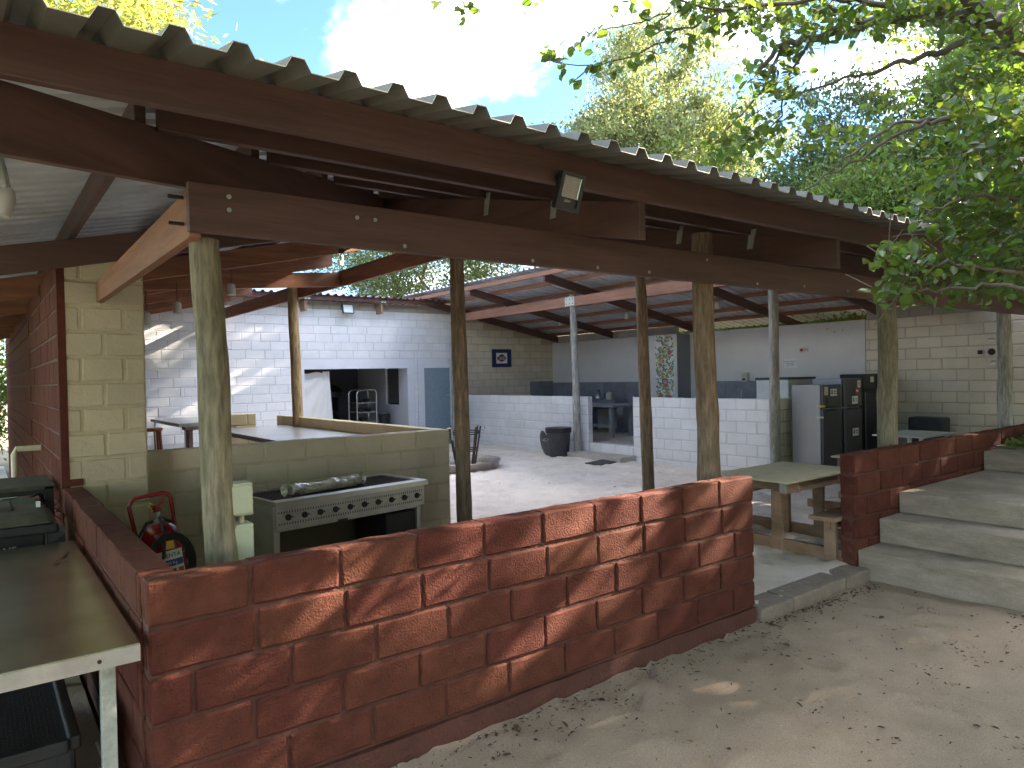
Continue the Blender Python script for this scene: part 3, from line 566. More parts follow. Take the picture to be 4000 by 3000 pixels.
ob('bracket', MB().add([(.24, -.36, .93), (.335, -.38, .95), (.335, -.38, .90), (.335, -.30, .66), (.335, -.34, .64), (.24, -.34, .80)], [(0, 1, 2, 5), (2, 3, 4, 5)]), BLKP, t)
ob('catch', MB().box(.19, .215, -.12, -.10, 1.045, 1.085), WPAINT, t)
text('lettering', 'BOINWANE', .058, SILV, t, face_my(-.09, -.350, .815))
for s in (-.2, .2): ob('wheel', MB().lathe([(.09, -.025), (.1, -.015), (.1, .015), (.09, .025)], (s, .34, .05), 16, RY(90)), BLKP, t)
# --- black mesh cage with green pot behind the bin
t = thing('wire_cage', 'black mesh cage shelf littered with leaves against the red side wall', 'cage', (0, 0, 0))
b = MB()
for x in (-1.0, -.075):
    for y in (3.55, 4.25): b.box(x-.03, x+.03, y-.03, y+.03, -.05, 1.08)
for y in (3.55, 4.25):
    for z in (.80, .96, 1.045): b.box(-1.0, -.1, y-.018, y+.018, z-.022, z+.018)
for x in (-1.0, -.075): b.box(x-.015, x+.015, 3.55, 4.25, 1.02, 1.06)
ob('frame', b, BLACKM, t)
ob('top', MB().box(-1.04, -.04, 3.52, 4.3, 1.062, 1.095), DUSTP, t)
b = MB()
for i in range(16):
    x = -1.0+i*.06
    b.tube([(x, 3.55, .80), (x+.16, 3.55, .96)], .003, 4); b.tube([(x+.16, 3.552, .80), (x, 3.552, .96)], .003, 4)
ob('mesh', b, BLACKM, t)
t = thing('flower_pot', 'dark green plastic pot hung in the black mesh cage', 'pot', (-.30, 3.46, .86))
ob('pot', MB().lathe([(.055, 0), (.085, .13), (.10, .135), (.10, .155), (.088, .155), (.05, .02)], seg=20), GRNP, t, smooth=True)
ob('hook', MB().tube([(.09, 0, .15), (.15, .02, .18), (.19, .06, .1)], .012, 6), BLKP, t)
ob('tap_pipe', MB().tube([(-.24, 5.2, -.05), (-.24, 5.2, 1.22), (-.22, 5.22, 1.27), (-.02, 5.22, 1.27)], .028, 10), CRP, None, 'cream plastic pipe rising beside the red side wall', 'pipe')
t = thing('garden_tap', 'dark standpipe with tap at the far end of the red side wall', 'tap')
ob('pipe', MB().tube([(-.28, 11.5, -.05), (-.30, 11.5, 1.35)], .03, 8), BLACKM, t); ob('spout', MB().tube([(-.30, 11.5, 1.33), (-.40, 11.45, 1.36), (-.44, 11.4, 1.28)], .03, 8), BLACKM, t)
# --- fire extinguisher trolley
t = thing('fire_extinguisher', 'red trolley fire extinguisher with black hose beside the mossy post', 'extinguisher', (.56, 2.12, .0), R_(8)); t.rotation_euler = (R_(-7), R_(-5), R_(8))
ob('cylinder', MB().lathe([(.10, .06), (.128, .10), (.132, .16), (.132, .78), (.125, .83), (.10, .885), (.06, .915), (.03, .925)], seg=32), REDP, t, smooth=True)
ob('seam', MB().lathe([(.1325, .695), (.134, .698), (.1325, .701)], seg=32), mat('dark_red_seam', (.2, .01, .015), .35), t)
ob('valve', MB().lathe([(.032, .915), (.032, .945), (.018, .95), (.018, 1.0)], seg=12), STEEL2, t, smooth=True)
ob('lever', MB().box(-.02, .02, -.03, .03, 1.0, 1.03).tube([(-.01, 0, 1.02), (.05, 0, 1.075)], .009, 6).tube([(0, 0, 1.03), (-.03, 0, 1.05)], .008, 6), REDP, t)
ob('pin', MB().tube([(-.03, -.02, 1.01), (-.055, -.02, 1.05), (-.04, -.02, 1.07), (-.02, -.02, 1.05)], .004, 5), YELL, t)
ob('handle', MB().tube([(-.125, .09, .55), (-.125, .10, .82), (-.135, .12, 1.06), (-.115, .12, 1.10), (-.09, .12, 1.115), (.10, .12, 1.115), (.13, .12, 1.10), (.142, .12, 1.07), (.135, .10, .82), (.13, .09, .55)], .0135, 10), REDP, t, smooth=True)
ob('hose', MB().tube([(0, -.03, .96), (-.01, -.10, .92), (-.03, -.145, .80), (-.05, -.15, .70), (-.10, -.14, .66), (-.15, -.08, .68), (-.165, 0, .74), (-.14, .06, .83), (-.05, .09, .93), (.05, .09, .94), (.12, .06, .90)], .0115, 8), BLKP, t, smooth=True)
b = MB()
for k in range(4):
    r = .118+k*.010; b.tube([(.0+r*math.cos(a), -.125-.008*k, .66+1.3*r*math.sin(a)) for a in np.linspace(-.6, 3.4, 22)], .0085, 6)
ob('hose_coil', b, BLKP, t, smooth=True)
ob('hose_bracket', MB().tube([(-.09, -.13, .82), (-.09, -.155, .865), (.03, -.155, .865), (.03, -.13, .82)], .006, 6), REDP, t)
lm = Matrix.Identity(4)
ob('label', MB().add([(.138*math.sin(a), -.138*math.cos(a)-.03*0, z) for z in (.55, .735) for a in np.linspace(-.65, .65, 9)], [(i, i+1, 10+i, 9+i) for i in range(8)]), PAPER, t)
ob('label_band', MB().add([(.1395*math.sin(a), -.1395*math.cos(a), z) for z in (.628, .672) for a in np.linspace(-.62, .62, 9)], [(i, i+1, 10+i, 9+i) for i in range(8)]), INKB, t)
ob('tag', MB().box(-.03, .03, -.145, -.142, .745, .80), YELL, t)
text('lettering', 'CENTA', .038, INK, t, face_my(0, -.1405, .702)); text('lettering', '50 Kg', .028, PAPER, t, face_my(0, -.1415, .65))
for k in (-1, 0, 1): ob('pictogram', MB().box(-.02, .02, -.001, .001, -.02, .02, T(.056*k, -.1395+abs(k)*.011, .59)@RZ(k*23)), INKR, t)
for s in (-1, 1): ob('wheel', MB().lathe([(.05, -.015), (.055, -.01), (.055, .01), (.05, .015)], (.155*s, .09, .66), 14, RY(90)), BLKP, t)
# --- meter boxes on the mossy post
for k, (z0, z1, lab) in enumerate(((1.225, 1.385, 'upper pale green plastic meter box fixed to the mossy post'), (.99, 1.185, 'lower pale green plastic meter box fixed to the mossy post'))):
    t = thing('meter_box', lab, 'box')
    ob('case', MB().box(.43, .545, .36, .47, z0, z1), PALEG, t, bevel=.008); ob('door', MB().box(.44, .537, .348, .361, z0+.012, z1-.012), PALEG, t, bevel=.004)
    ob('conduit', MB().tube([(.50, .41, z0-.04), (.50, .41, z0+.01)], .014, 8), CRP, t)
# --- griddle
t = thing('gas_griddle', 'long stainless steel gas griddle with ten knobs before the cream wall', 'griddle', (1.386, 2.531, 0), R_(8.1))
GW, GD = 1.56, .73
ob('top_frame', MB().box(0, GW, 0, .12, .845, .895).box(0, GW, GD-.03, GD, .845, .895).box(0, .03, .12, GD-.03, .845, .895).box(GW-.06, GW, .12, GD-.03, .845, .895), STEEL, t, bevel=.006)
ob('grill_plate', MB().box(.03, GW-.06, .12, GD-.03, .84, .872), GRILL, t)
b = MB()
for i in range(46): b.box(.04+i*.032, .04+i*.032+.014, .125, GD-.035, .872, .882)
ob('grill_ribs', b, GRILL, t)
cp = ob('control_panel', MB().box(.012, GW-.03, .03, .06, .66, .845), STEEL2, t, bevel=.004)
for k in range(10):
    x = .115+k*.147
    kn = ob('knob', MB().lathe([(.026, 0), (.026, .012), (.02, .022), (.008, .026)], (x, .03, .755), 14, RX(90)), BLACKM, cp, smooth=True)
    ob('pointer', MB().box(x+.02, x+.045, .022, .031, .750, .760), BLACKM, kn)
b = MB()
for k in range(62):
    x = .03+k*.024
    b.box(x, x+.007, .0285, .0305, .79, .808); b.box(x, x+.007, .0285, .0305, .695, .713)
ob('vent_slots', b, BLACKM, cp)
ob('lower_rail', MB().box(.02, GW-.05, .07, .10, .635, .66).box(.02, GW-.05, GD-.05, GD-.02, .12, .15), STEEL2, t)
ob('side_panel', MB().box(0, .012, .06, GD, .02, .845), STEEL2, t); ob('side_panel', MB().box(GW-.07, GW-.058, .06, GD, .02, .845), STEEL2, t)
ob('back_panel', MB().box(.02, GW-.08, GD-.03, GD-.02, .12, .845), mat('brown_board', (.17, .145, .10), .8, var=.1), t)
ob('burner_box', MB().box(1.12, 1.47, .09, .60, .30, .61), BLACKM, t, bevel=.01)
ob('slot', MB().box(.60, .70, .066, .072, .638, .655), BLACKM, t)
for x in (.012, GW-.10):
    for y in (.06, GD-.06): ob('leg', MB().box(x, x+.04, y, y+.04, 0, .64), STEEL2, t)
# foil bag on the griddle
t = thing('charcoal_bag', 'crumpled printed foil bag with tongs lying on the griddle', 'bag', (1.60, 2.82, .895), R_(12.5))
b = MB(); P = []; Rd = []
for i in range(16):
    u = i/15; P.append((u*.72, .01*math.sin(u*9), .045+.006*math.sin(u*14))); Rd.append(.045*(1+.15*math.sin(u*23)) if 0 < i < 15 else .05)
b.tube(P, Rd, 14); b.v = [(x+random.uniform(-.006, .006), y*1.3+random.uniform(-.006, .006), max(.002, z*.92+random.uniform(-.007, .007))) for x, y, z in b.v]; ob('bag', b, FOIL, t)
b = MB()
for s in (0, .72):
    for k in range(7):
        a = k*.9; b.add([(s, 0, .045), (s+(.06 if s else -.05)+random.uniform(-.01, .02), .06*math.cos(a), .05+.06*math.sin(a)), (s+(.05 if s else -.05), .06*math.cos(a+.8), .05+.06*math.sin(a+.8))], [(0, 1, 2)])
ob('crimped_end', b, FOIL, t)
ob('tongs', MB().tube([(.05, -.085, .01), (.35, -.08, .014), (.64, -.075, .01)], .007, 6), STEEL2, t)
# --- kitchen steel counters and stool
def steel_counter(label, x0, x1, y0, y1, z, legs):
    t = thing('steel_counter', label, 'counter')
    ob('top', MB().box(x0, x1, y0, y1, z-.012, z), STEEL, t); b = MB(); b.box(x0, x1, y0-.002, y0+.01, z-.06, z-.004); b.box(x0-.002, x0+.01, y0, y1, z-.06, z-.004); ob('apron', b, GALV, t)
    for x, y in legs: ob('leg', MB().tube([(x, y, .16), (x, y, z-.02)], .025, 10), LAMPW, t)
steel_counter('long stainless counter along the warm lit counter wall', 2.42, 3.59, 4.6, 8.5, 1.14, ((2.48, 4.7), (2.48, 8.4), (2.48, 6.5)))
steel_counter('small stainless counter near the varnished wooden stool', 2.24, 3.3, 9.93, 12.4, 1.18, ((2.36, 10.0), (2.3, 12.3), (3.2, 10.0)))
t = thing('stool', 'varnished wooden bar stool behind the cream pier', 'stool', (1.70, 9.3, -.08))
ob('seat', MB().lathe([(.15, 1.20), (.165, 1.215), (.165, 1.24), (.15, 1.25)], seg=24), ORWOOD, t, smooth=True)
for sx in (-1, 1):
    for sy in (-1, 1): ob('leg', MB().tube([(.15*sx, .15*sy, 0), (.10*sx, .10*sy, 1.2)], .022, 8), ORWOOD, t)
ob('rung', MB().tube([(.12*-1, -.12, .72), (.12, -.12, .72)], .015, 6).tube([(.12, -.12, .8), (.12, .12, .8)], .015, 6), ORWOOD, t)
ob('slat', MB().tube([(.03, -.12, .75), (.02, -.1, 1.19)], .012, 6), ORWOOD, t)
t = thing('wooden_bench', 'weathered wooden bench by the short warm lit wall', 'bench', (2.55, 8.72, .22)); ob('seat', MB().box(-.5, .12, -.12, .12, .92, .97), PWOOD, t); ob('leg', MB().box(.02, .08, -.1, .1, -.06, .92), PWOOD, t); ob('leg', MB().box(-.45, -.39, -.1, .1, -.06, .92), PWOOD, t)
# --- store opening: curtain, trolley rack, bucket
ob('curtain_rail', MB().tube([(5.66, 13.22, 2.12), (6.5, 13.22, 2.12)], .02, 8), BLACKM, None, 'dark rail above the white curtain in the service opening', 'rail')
vs = []; fs = []; nu, nv = 40, 20
for j in range(nv):
    for i in range(nu):
        u = i/(nu-1); v = j/(nv-1); fan = math.hypot((1-u)*.85, v*1.2)
        fold = .035*math.sin(14*math.atan2(1.2*v+.02, (1-u)*.9+.02))*min(1, fan*1.6)
        x = 5.66+u*(.68+.10*v); zt = 2.10-.02*math.sin(u*9)-(.045 if u < .75 else 0)
        vs.append((x, 13.20+fold, zt-(zt-.55)*v))
for j in range(nv-1):
    for i in range(nu-1): fs.append((j*nu+i, j*nu+i+1, j*nu+nu+i+1, j*nu+nu+i))
ob('curtain', MB().add(vs, fs), CLOTH, None, 'white cloth curtain gathered at one corner in the service opening', 'curtain', smooth=True)
t = thing('trolley_rack', 'tubular steel trolley rack inside the service opening', 'rack', (0, 0, 0))
for y in (14.0, 14.5):
    ob('hoop', MB().tube([(7.42, y, .15), (7.42, y, 1.50), (7.46, y, 1.56), (7.52, y, 1.585), (7.88, y, 1.60), (7.95, y, 1.57), (7.98, y, 1.50), (7.98, y, .15)], .02, 8), STEEL, t, smooth=True)
for z in (.75, 1.0, 1.25): ob('shelf', MB().box(7.42, 7.98, 14.0, 14.5, z-.012, z+.012), STEEL2, t)
for i, (x, z) in enumerate(((7.55, 1.27), (7.75, 1.27), (7.6, 1.02), (7.8, 1.02), (7.65, .77))):
    ob('pot', MB().lathe([(.08, 0), (.1, .05), (.1, .09), (.02, .1)], (x, 14.15, z), 14), BLACKM, None, ['dark pot on the upper shelf of the trolley rack, at its left', 'dark pot on the upper shelf of the trolley rack, at its right', 'dark pot on the middle shelf of the trolley rack, at its left', 'dark pot on the middle shelf of the trolley rack, at its right', 'dark pot on the lowest shelf of the trolley rack'][i], 'pot', 'pots on the trolley rack')
t = thing('shelf_unit', 'dark shelf unit with a covered heap behind the trolley rack', 'shelf'); b = MB()
for x in (6.75, 7.35): b.box(x-.015, x+.015, 15.0, 15.5, .12, 1.6)
for z in (.6, 1.0, 1.4): b.box(6.75, 7.35, 15.0, 15.5, z, z+.02)
ob('frame', b, GREYP, t); ob('heap', MB().lathe([(.3, 0), (.32, .12), (.22, .26), (.05, .3)], (7.25, 15.25, 1.42), 16), BLKP, t, smooth=True)
t = thing('bucket', 'black plastic bucket beside the trolley rack', 'bucket', (8.15, 13.9, .12)); ob('shell', MB().lathe([(.12, .45), (.15, .78), (.165, .79), (.165, .81), (.14, .81), (.11, .47)], seg=18), BLKP, t, smooth=True); ob('handle', MB().tube([(-.15, 0, .8), (-.09, 0, .87), (.03, 0, .88), (.12, 0, .84), (.15, 0, .8)], .008, 6), BLKP, t); ob('stand', MB().box(-.2, .2, -.15, .15, 0, .45), GREYP, t)
# floodlight on the back wall
def flood(t, w, h, M):
    ob('case', MB().box(-w/2, w/2, -h/2, h/2, -.045, 0, M), GREYP if w > .2 else BLKP, t, bevel=.008)
    ob('bezel', MB().box(-w/2, -w/2+.018, -h/2, h/2, .0005, .012, M).box(w/2-.018, w/2, -h/2, h/2, .0005, .012, M).box(-w/2+.018, w/2-.018, h/2-.018, h/2, .0005, .012, M).box(-w/2+.018, w/2-.018, -h/2, -h/2+.018, .0005, .012, M), GREYP if w > .2 else BLKP, t)
t = thing('wall_floodlight', 'square grey floodlight under the eave of the white back wall', 'floodlight')
Mw = T(6.685, 12.78, 3.59)@RX(78); flood(t, .28, .23, Mw); ob('lens', MB().box(-.12, .12, -.095, .095, .001, .006, Mw), LAMPW, t); ob('arm', MB().tube([(6.685, 12.82, 3.62), (6.685, 13.0, 3.68)], .02, 6), GREYP, t)
t = thing('beam_floodlight', 'black rectangular floodlight on the roof edge beam of the front roof', 'floodlight')
Mw = T(1.885, -.50, 2.795)@RZ(-14)@RX(104)@RZ(-9); flood(t, .135, .185, Mw)
ob('reflector', MB().add([Mw@Vector(p) for p in ((-.05, -.03, .004), (.05, -.03, .004), (.05, .078, .004), (-.05, .078, .004), (-.028, 0, -.022), (.022, 0, -.022), (.022, .045, -.022), (-.028, .045, -.022))], [(0, 1, 5, 4), (1, 2, 6, 5), (2, 3, 7, 6), (3, 0, 4, 7), (4, 5, 6, 7)]), LENS2, t)
ob('glass', MB().box(-.052, .052, -.032, .08, .007, .009, Mw), mat('dull_glass', (.6, .62, .58), .1, trans=0), t).hide_render = False
MT['dull_glass'].node_tree.nodes['Principled BSDF'].inputs['Transmission Weight'].default_value = 1.0
text('lettering', '20W', .018, SILV, t, Mw@T(-.005, -.047, .0015)); ob('bracket', MB().tube([Mw@Vector((-.07, .03, -.02)), Mw@Vector((-.07, .08, -.08)), Mw@Vector((.07, .08, -.08)), Mw@Vector((.07, .03, -.02))], .008, 6), BLKP, t)
# --- fish picture
t = thing('fish_picture', 'rust coloured cutout fish on pale card in a navy frame', 'picture')
Mf = face_my(11.42, 12.985, 2.39); fwid, fh = .335, .255
ob('card', MB().box(-fwid+.06, fwid-.06, -fh+.06, fh-.06, -.006, .002, Mf), PAPER, t)
ob('frame', MB().box(-fwid, -.2, -fh, fh, -.008, .018, Mf).box(.2, fwid, -fh, fh, -.008, .018, Mf).box(-.2, .2, .15, fh, -.008, .018, Mf).box(-.2, .2, -fh, -.15, -.008, .018, Mf), NAVY, t)
fish = [(-.17, .05), (-.13, .02), (-.07, .09), (.02, .12), (.09, .07), (.17, .0), (.09, -.07), (.0, -.11), (-.07, -.08), (-.13, -.03), (-.17, -.08), (-.15, -.02)]
ob('fish', MB().prism(fish, .006, Mf@T(0, 0, .003)), RUSTY, t)
b = MB()
for k in range(9): x = -.08+k*.022; b.box(x, x+.006, -.06+.01*(k % 3), .05-.012*(k % 2), .0095, .0105, Mf)
ob('scale_lines', b, PAPER, t)
# --- fire pan and fire basket in the courtyard
t = thing('fire_pan', 'wide round steel fire dish on the courtyard sand', 'dish', (6.95, 8.55, .09))
ob('dish', MB().lathe([(.15, .015), (.80, .03), (.87, .16), (.89, .17), (.90, .16), (.83, .012), (.15, .0)], seg=48), mat('worn_fire_dish_steel', (.30, .27, .25), .4, metal=.6, var=.3, vscale=5, dirt=(.16, .11, .08), dscale=4, damt=.8), t, smooth=True)
t = thing('fire_basket', 'black wrought iron fire basket with curled handles in the steel dish', 'basket', (7.02, 8.30, .12))
for z, r in ((.03, .20), (.33, .25), (.36, .25), (.66, .30), (.70, .30)): ob('ring', MB().tube([(r*math.cos(a), r*math.sin(a), z) for a in np.linspace(0, 2*math.pi, 17)], .012, 6), RUST if z < .5 else BLACKM, t)
for k in range(9): a = k*2*math.pi/9; ob('bar', MB().tube([(.18*math.cos(a), .18*math.sin(a), 0), (.31*math.cos(a), .31*math.sin(a), .80)], .016, 6), RUST if k % 2 else BLACKM, t)
for s in (-1, 1):
    ob('scroll_handle', MB().tube([(s*.32, -.05, .55)]+[(s*(.40+(.085-.010*i)*math.cos(2.6-i*.62)*1.0), -.05, .72+(.085-.010*i)*math.sin(2.6-i*.62)) for i in range(9)], .013, 6), GALV, t, smooth=True)
# --- charcoal bin with lid beside, mat
t = thing('refuse_bin', 'charcoal plastic refuse bin with a liner beside the entrance step', 'bin', (9.62, 8.52, .09))
ob('tub', MB().lathe([(.215, 0), (.225, .02), (.262, .50), (.27, .52), (.285, .53), (.285, .62), (.27, .63), (.25, .60), (.21, .03)], seg=28), GREYP, t, smooth=True)
ob('liner', MB().lathe([(.288, .53), (.291, .55), (.289, .635), (.25, .64)], seg=28), BLKP, t, smooth=True)
for s in (-1, 1): ob('handle', MB().tube([(s*.19, -.2*s, .40), (s*.25, -.24*s, .36), (s*.27, -.12*s, .34), (s*.255, -.04*s, .40)], .007, 6), STEEL2, t)
t = thing('bin_lid', 'round charcoal lid leaning against the refuse bin', 'lid'); ob('lid', MB().lathe([(.02, .05), (.2, .035), (.27, .0), (.285, -.01), (.27, -.02)], (9.52, 8.86, .37), 28, RY(80)@RX(20)), GREYP, t, smooth=True)
ob('door_mat', MB().add([(9.03, 6.63, .10), (9.52, 6.68, .115), (9.57, 7.12, .12), (9.02, 7.05, .105), (9.03, 6.63, .125), (9.52, 6.68, .14), (9.57, 7.12, .145), (9.02, 7.05, .13)], [(0, 3, 2, 1), (4, 5, 6, 7), (0, 1, 5, 4), (1, 2, 6, 5), (2, 3, 7, 6), (3, 0, 4, 7)]), GREYP, None, 'dark rubber mat half buried in sand before the step', 'mat')
# --- mural
t = thing('flower_mural', 'white panel painted with red flowers and green leaves on the slate pier', 'mural')
MUY0, MUY1, MUZ0, MUZ1 = 7.95, 8.53, 1.0, 2.79
ob('panel', MB().box(12.846, 12.852, MUY0, MUY1, MUZ0, MUZ1), PAPER, t)
MC = [mat('mural_'+n, c, .6) for n, c in (('green', (.10, .32, .17)), ('olive', (.32, .36, .08)), ('gold', (.55, .40, .08)), ('teal', (.10, .34, .32)))]; MRED = [mat('mural_'+n, c, .6) for n, c in (('red', (.55, .13, .08)), ('pink', (.52, .20, .18)), ('orange', (.62, .27, .06)))]; MBL = mat('mural_blue', (.30, .48, .60), .6)
def mu(u, v, d=0): return Vector((12.845-d, MUY1-u*(MUY1-MUY0), MUZ0+v*(MUZ1-MUZ0)))
rm_ = random.Random(5); vines = [MB() for _ in MC]
def leafm(mb, u, v, a, L, w, d):
    pts = [(0, 0), (.3, .5), (.7, .45), (1, 0), (.7, -.4), (.3, -.45)]; ca, sa = math.cos(a), math.sin(a); sx = .58
    q = [(u+(p*L*ca-k*w*sa)/sx, v+(p*L*sa+k*w*ca)/1.79) for p, k in pts]
    mb.add([mu(min(max(x, .01), .99), min(max(y, .005), .995), d) for x, y in q], [(0, 1, 2, 3), (0, 3, 4, 5)])
for k in range(330):
    v = rm_.random(); u = rm_.uniform(.03, .97); leafm(vines[rm_.randrange(4)], u, v, rm_.uniform(-.6, 3.6), rm_.uniform(.06, .14), rm_.uniform(.025, .05), .0005+.0003*(k % 4))
for k in range(70):
    v = k/70; u = .5+.22*math.sin(v*9); leafm(vines[2], u, v, 1.57+.7*math.cos(v*9), .08, .02, .0022)
for i, mb in enumerate(vines): ob('painted_leaves', mb, MC[i], t)
def flower(u, v, r, m, d, n=9):
    c = mu(u, v, d); vs = [c]
    for k in range(n*2):
        a = k*math.pi/n; rr2 = r*(1 if k % 2 else .72); vs.append(c+Vector((0, math.cos(a)*rr2, math.sin(a)*rr2)))
    return MB().add(vs, [(0, 1+k, 1+(k+1) % (2*n)) for k in range(2*n)])
for u, v, r, mi in ((.52, .36, .115, 0), (.78, .76, .075, 1), (.27, .60, .065, 2), (.22, .18, .06, 0), (.72, .15, .085, 1), (.24, .71, .045, 1), (.47, .71, .045, 1), (.40, .89, .045, 1), (.8, .55, .04, 1), (.45, .545, .04, 1), (.08, .30, .045, 1)):
    f = ob('painted_flower', flower(u, v, r, MRED[mi], .003), MRED[mi], t); ob('flower_centre', flower(u, v, r*.55, None, .0036, 6), MBL if r > .11 else MRED[(mi+2) % 3], f)
# --- kitchen counters on the raised floor
t = thing('slate_counter', 'slate grey concrete counter on square legs along the plaster wall', 'counter')
ob('slab', MB().box(12.45, 13.33, 9.25, 12.9, 1.02, 1.09), TILE, t, bevel=.006)
for y in (9.3, 10.5, 11.7): ob('leg', MB().box(12.47, 12.75, y, y+.22, .385, 1.02), TILE, t)
ob('raised_shelf', MB().box(12.85, 13.33, 9.95, 12.5, 1.09, 1.19), TILE, t)
t = thing('slate_table', 'dark slate topped table standing inside the gap of the white wall', 'table')
ob('top', MB().box(11.15, 12.0, 8.35, 10.4, 1.10, 1.15), TILE, t)
for x, y in ((11.25, 8.5), (11.9, 8.5), (11.25, 10.3), (11.9, 10.3)): ob('leg', MB().box(x-.045, x+.045, y-.045, y+.045, .385, 1.10), TILE, t)
ob('stretcher', MB().box(11.22, 11.28, 8.5, 10.3, .62, .69), TILE, t)
t = thing('steel_kettle', 'polished steel kettle with black handle on the slate counter', 'kettle', (13.0, 10.72, 1.19))
ob('body', MB().lathe([(.09, 0), (.095, .01), (.085, .08), (.055, .13), (.03, .15)], seg=20), STEEL, t, smooth=True); ob('handle', MB().tube([(0, -.06, .13), (0, -.07, .2), (0, -.02, .25), (0, .04, .22)], .014, 6), BLKP, t); ob('spout', MB().tube([(0, .07, .06), (0, .12, .12)], .014, 6), STEEL, t)
t = thing('cream_kettle', 'cream plastic kettle on the slate counter', 'kettle', (13.0, 10.30, 1.19))
ob('body', MB().lathe([(.10, 0), (.10, .02), (.085, .17), (.06, .19), (.015, .20), (.015, .22)], seg=20), CRP, t, smooth=True); ob('handle', MB().tube([(-.03, .08, .16), (-.05, .13, .15), (-.05, .135, .06), (-.03, .09, .04)], .012, 6), BLKP, t)
t = thing('soap_bottle', 'green soap bottle with white cap on the slate counter', 'bottle', (13.0, 9.42, 1.09)); ob('body', MB().lathe([(.045, 0), (.045, .11), (.02, .14), (.02, .15)], seg=16), GRNP, t, smooth=True); ob('cap', MB().lathe([(.022, .15), (.022, .18), (.01, .2)], seg=12), PAPER, t); ob('nozzle', MB().tube([(0, 0, .2), (0, -.06, .215), (0, -.18, .2), (0, -.24, .15)], .006, 6), BLKP, t)
t = thing('wall_dispenser', 'small cream dispenser box fixed above the slate tiles', 'dispenser'); ob('case', MB().box(13.25, 13.35, 6.22, 6.38, 1.63, 1.84), CRP, t, bevel=.015); ob('window', MB().box(13.244, 13.252, 6.26, 6.34, 1.66, 1.71), GREYP, t); ob('lever', MB().box(13.23, 13.25, 6.27, 6.33, 1.74, 1.80), PALEG, t)
ob('sink_tap', MB().tube([(13.0, 6.2, 1.3), (13.0, 6.2, 1.47), (12.93, 6.2, 1.5), (12.88, 6.2, 1.44)], .014, 8), STEEL, None, 'slim steel tap rising behind the low white wall', 'tap', smooth=True)
t = thing('wall_notice', 'white paper notice with three printed lines on the plaster wall', 'notice'); ob('sheet', MB().box(13.344, 13.3495, 5.07, 5.36, 1.915, 2.12), PAPER, t)
for k, s in enumerate(('DO NOT FORGET TO', 'SWITCH OFF', 'YOUR TABLE')): text('lettering', s, .030, INK, t, face_mx(13.343, 5.215, 2.055-k*.038))
t = thing('wall_sign', 'small cream plastic sign with a round symbol on the plaster wall', 'sign'); ob('plate', MB().box(13.343, 13.3495, 4.79, 5.0, 2.235, 2.345), CRP, t); ob('symbol', MB().lathe([(.033, 0), (.033, .002), (.022, .002), (.022, 0)], (13.342, 4.95, 2.29), 18, RY(-90)), INKR, t); ob('print', MB().box(13.3415, 13.3432, 4.81, 4.91, 2.295, 2.312).box(13.3415, 13.3432, 4.81, 4.91, 2.27, 2.283), INKG, t)
# --- fridges
def fridge(x0, x1, y0, y1, h, zsplit, m, label, name='fridge', side=SILVER, stickers=()):
    t = thing(name, label, 'fridge', (0, 0, 0)); z0 = .06
    ob('cabinet', MB().box(x0, x1, y0+.05, y1, z0, z0+h), side, t, bevel=.01)
    for a, b_ in ((z0+.04, zsplit-.008), (zsplit+.008, z0+h)):
        if b_-a > .1:
            d = ob('door', MB().box(x0+.003, x1-.003, y0, y0+.045, a, b_), m, t, bevel=.012)
            zz = a+.02 if a > zsplit else b_-.02; ob('handle', MB().box(x0+.10, x0+.42, y0-.012, y0+.002, zz-.012, zz+.012), BLACKM, d)
    for sx, sz, w, hh in stickers:
        s = ob('sticker', MB().box(x0+sx, x0+sx+w, y0-.003, y0-.0005, sz, sz+hh), PAPER, t); ob('print', MB().box(x0+sx+.015, x0+sx+w*.4, y0-.0045, y0-.0028, sz+.03, sz+hh-.02).box(x0+sx+w*.5, x0+sx+w-.012, y0-.0045, y0-.0028, sz+hh*.55, sz+hh*.75).box(x0+sx+w*.5, x0+sx+w-.012, y0-.0045, y0-.0028, sz+hh*.25, sz+hh*.4), INKG, s)
    return t
t = fridge(10.62, 11.22, 3.0, 3.56, 1.55, 1.21, FRIDGE, 'silver sided fridge with yellow lock straps at the end of the row', stickers=((.25, 1.42, .20, .12),))
ob('lock_strap', MB().box(10.612, 10.62, 2.99, 3.10, 1.245, 1.275).box(10.612, 10.66, 2.985, 2.995, 1.245, 1.275), YELL, t); ob('lock_strap', MB().box(10.612, 10.62, 2.99, 3.10, 1.06, 1.09), CRP, t); ob('dispenser', MB().box(10.72, 10.78, 2.992, 3.0, 1.27, 1.40), FRIDGB, t); ob('poster', MB().box(10.67, 10.78, 2.996, 3.0, 1.44, 1.58), TABTOP, t)
t = fridge(11.36, 11.98, 3.02, 3.6, 1.64, 1.20, FRIDGE, 'graphite fridge with pale and red stickers second in the row', stickers=((.26, 1.26, .20, .13), (.27, .70, .20, .13), (.46, 1.54, .10, .12)))
ob('sticker', MB().box(11.74, 11.84, 3.012, 3.019, 1.42, 1.55), INKR, t); ob('stripe', MB().box(11.75, 11.83, 3.009, 3.0125, 1.47, 1.50), PAPER, t)
t = fridge(12.12, 12.70, 3.03, 3.6, 1.42, 1.475, FRIDGB, 'black fridge under a microwave third in the row', side=FRIDGB)
t = fridge(12.72, 13.30, 3.03, 3.6, 1.42, 1.475, FRIDGB, 'black fridge under a microwave in the corner by the cream wall', side=FRIDGB)
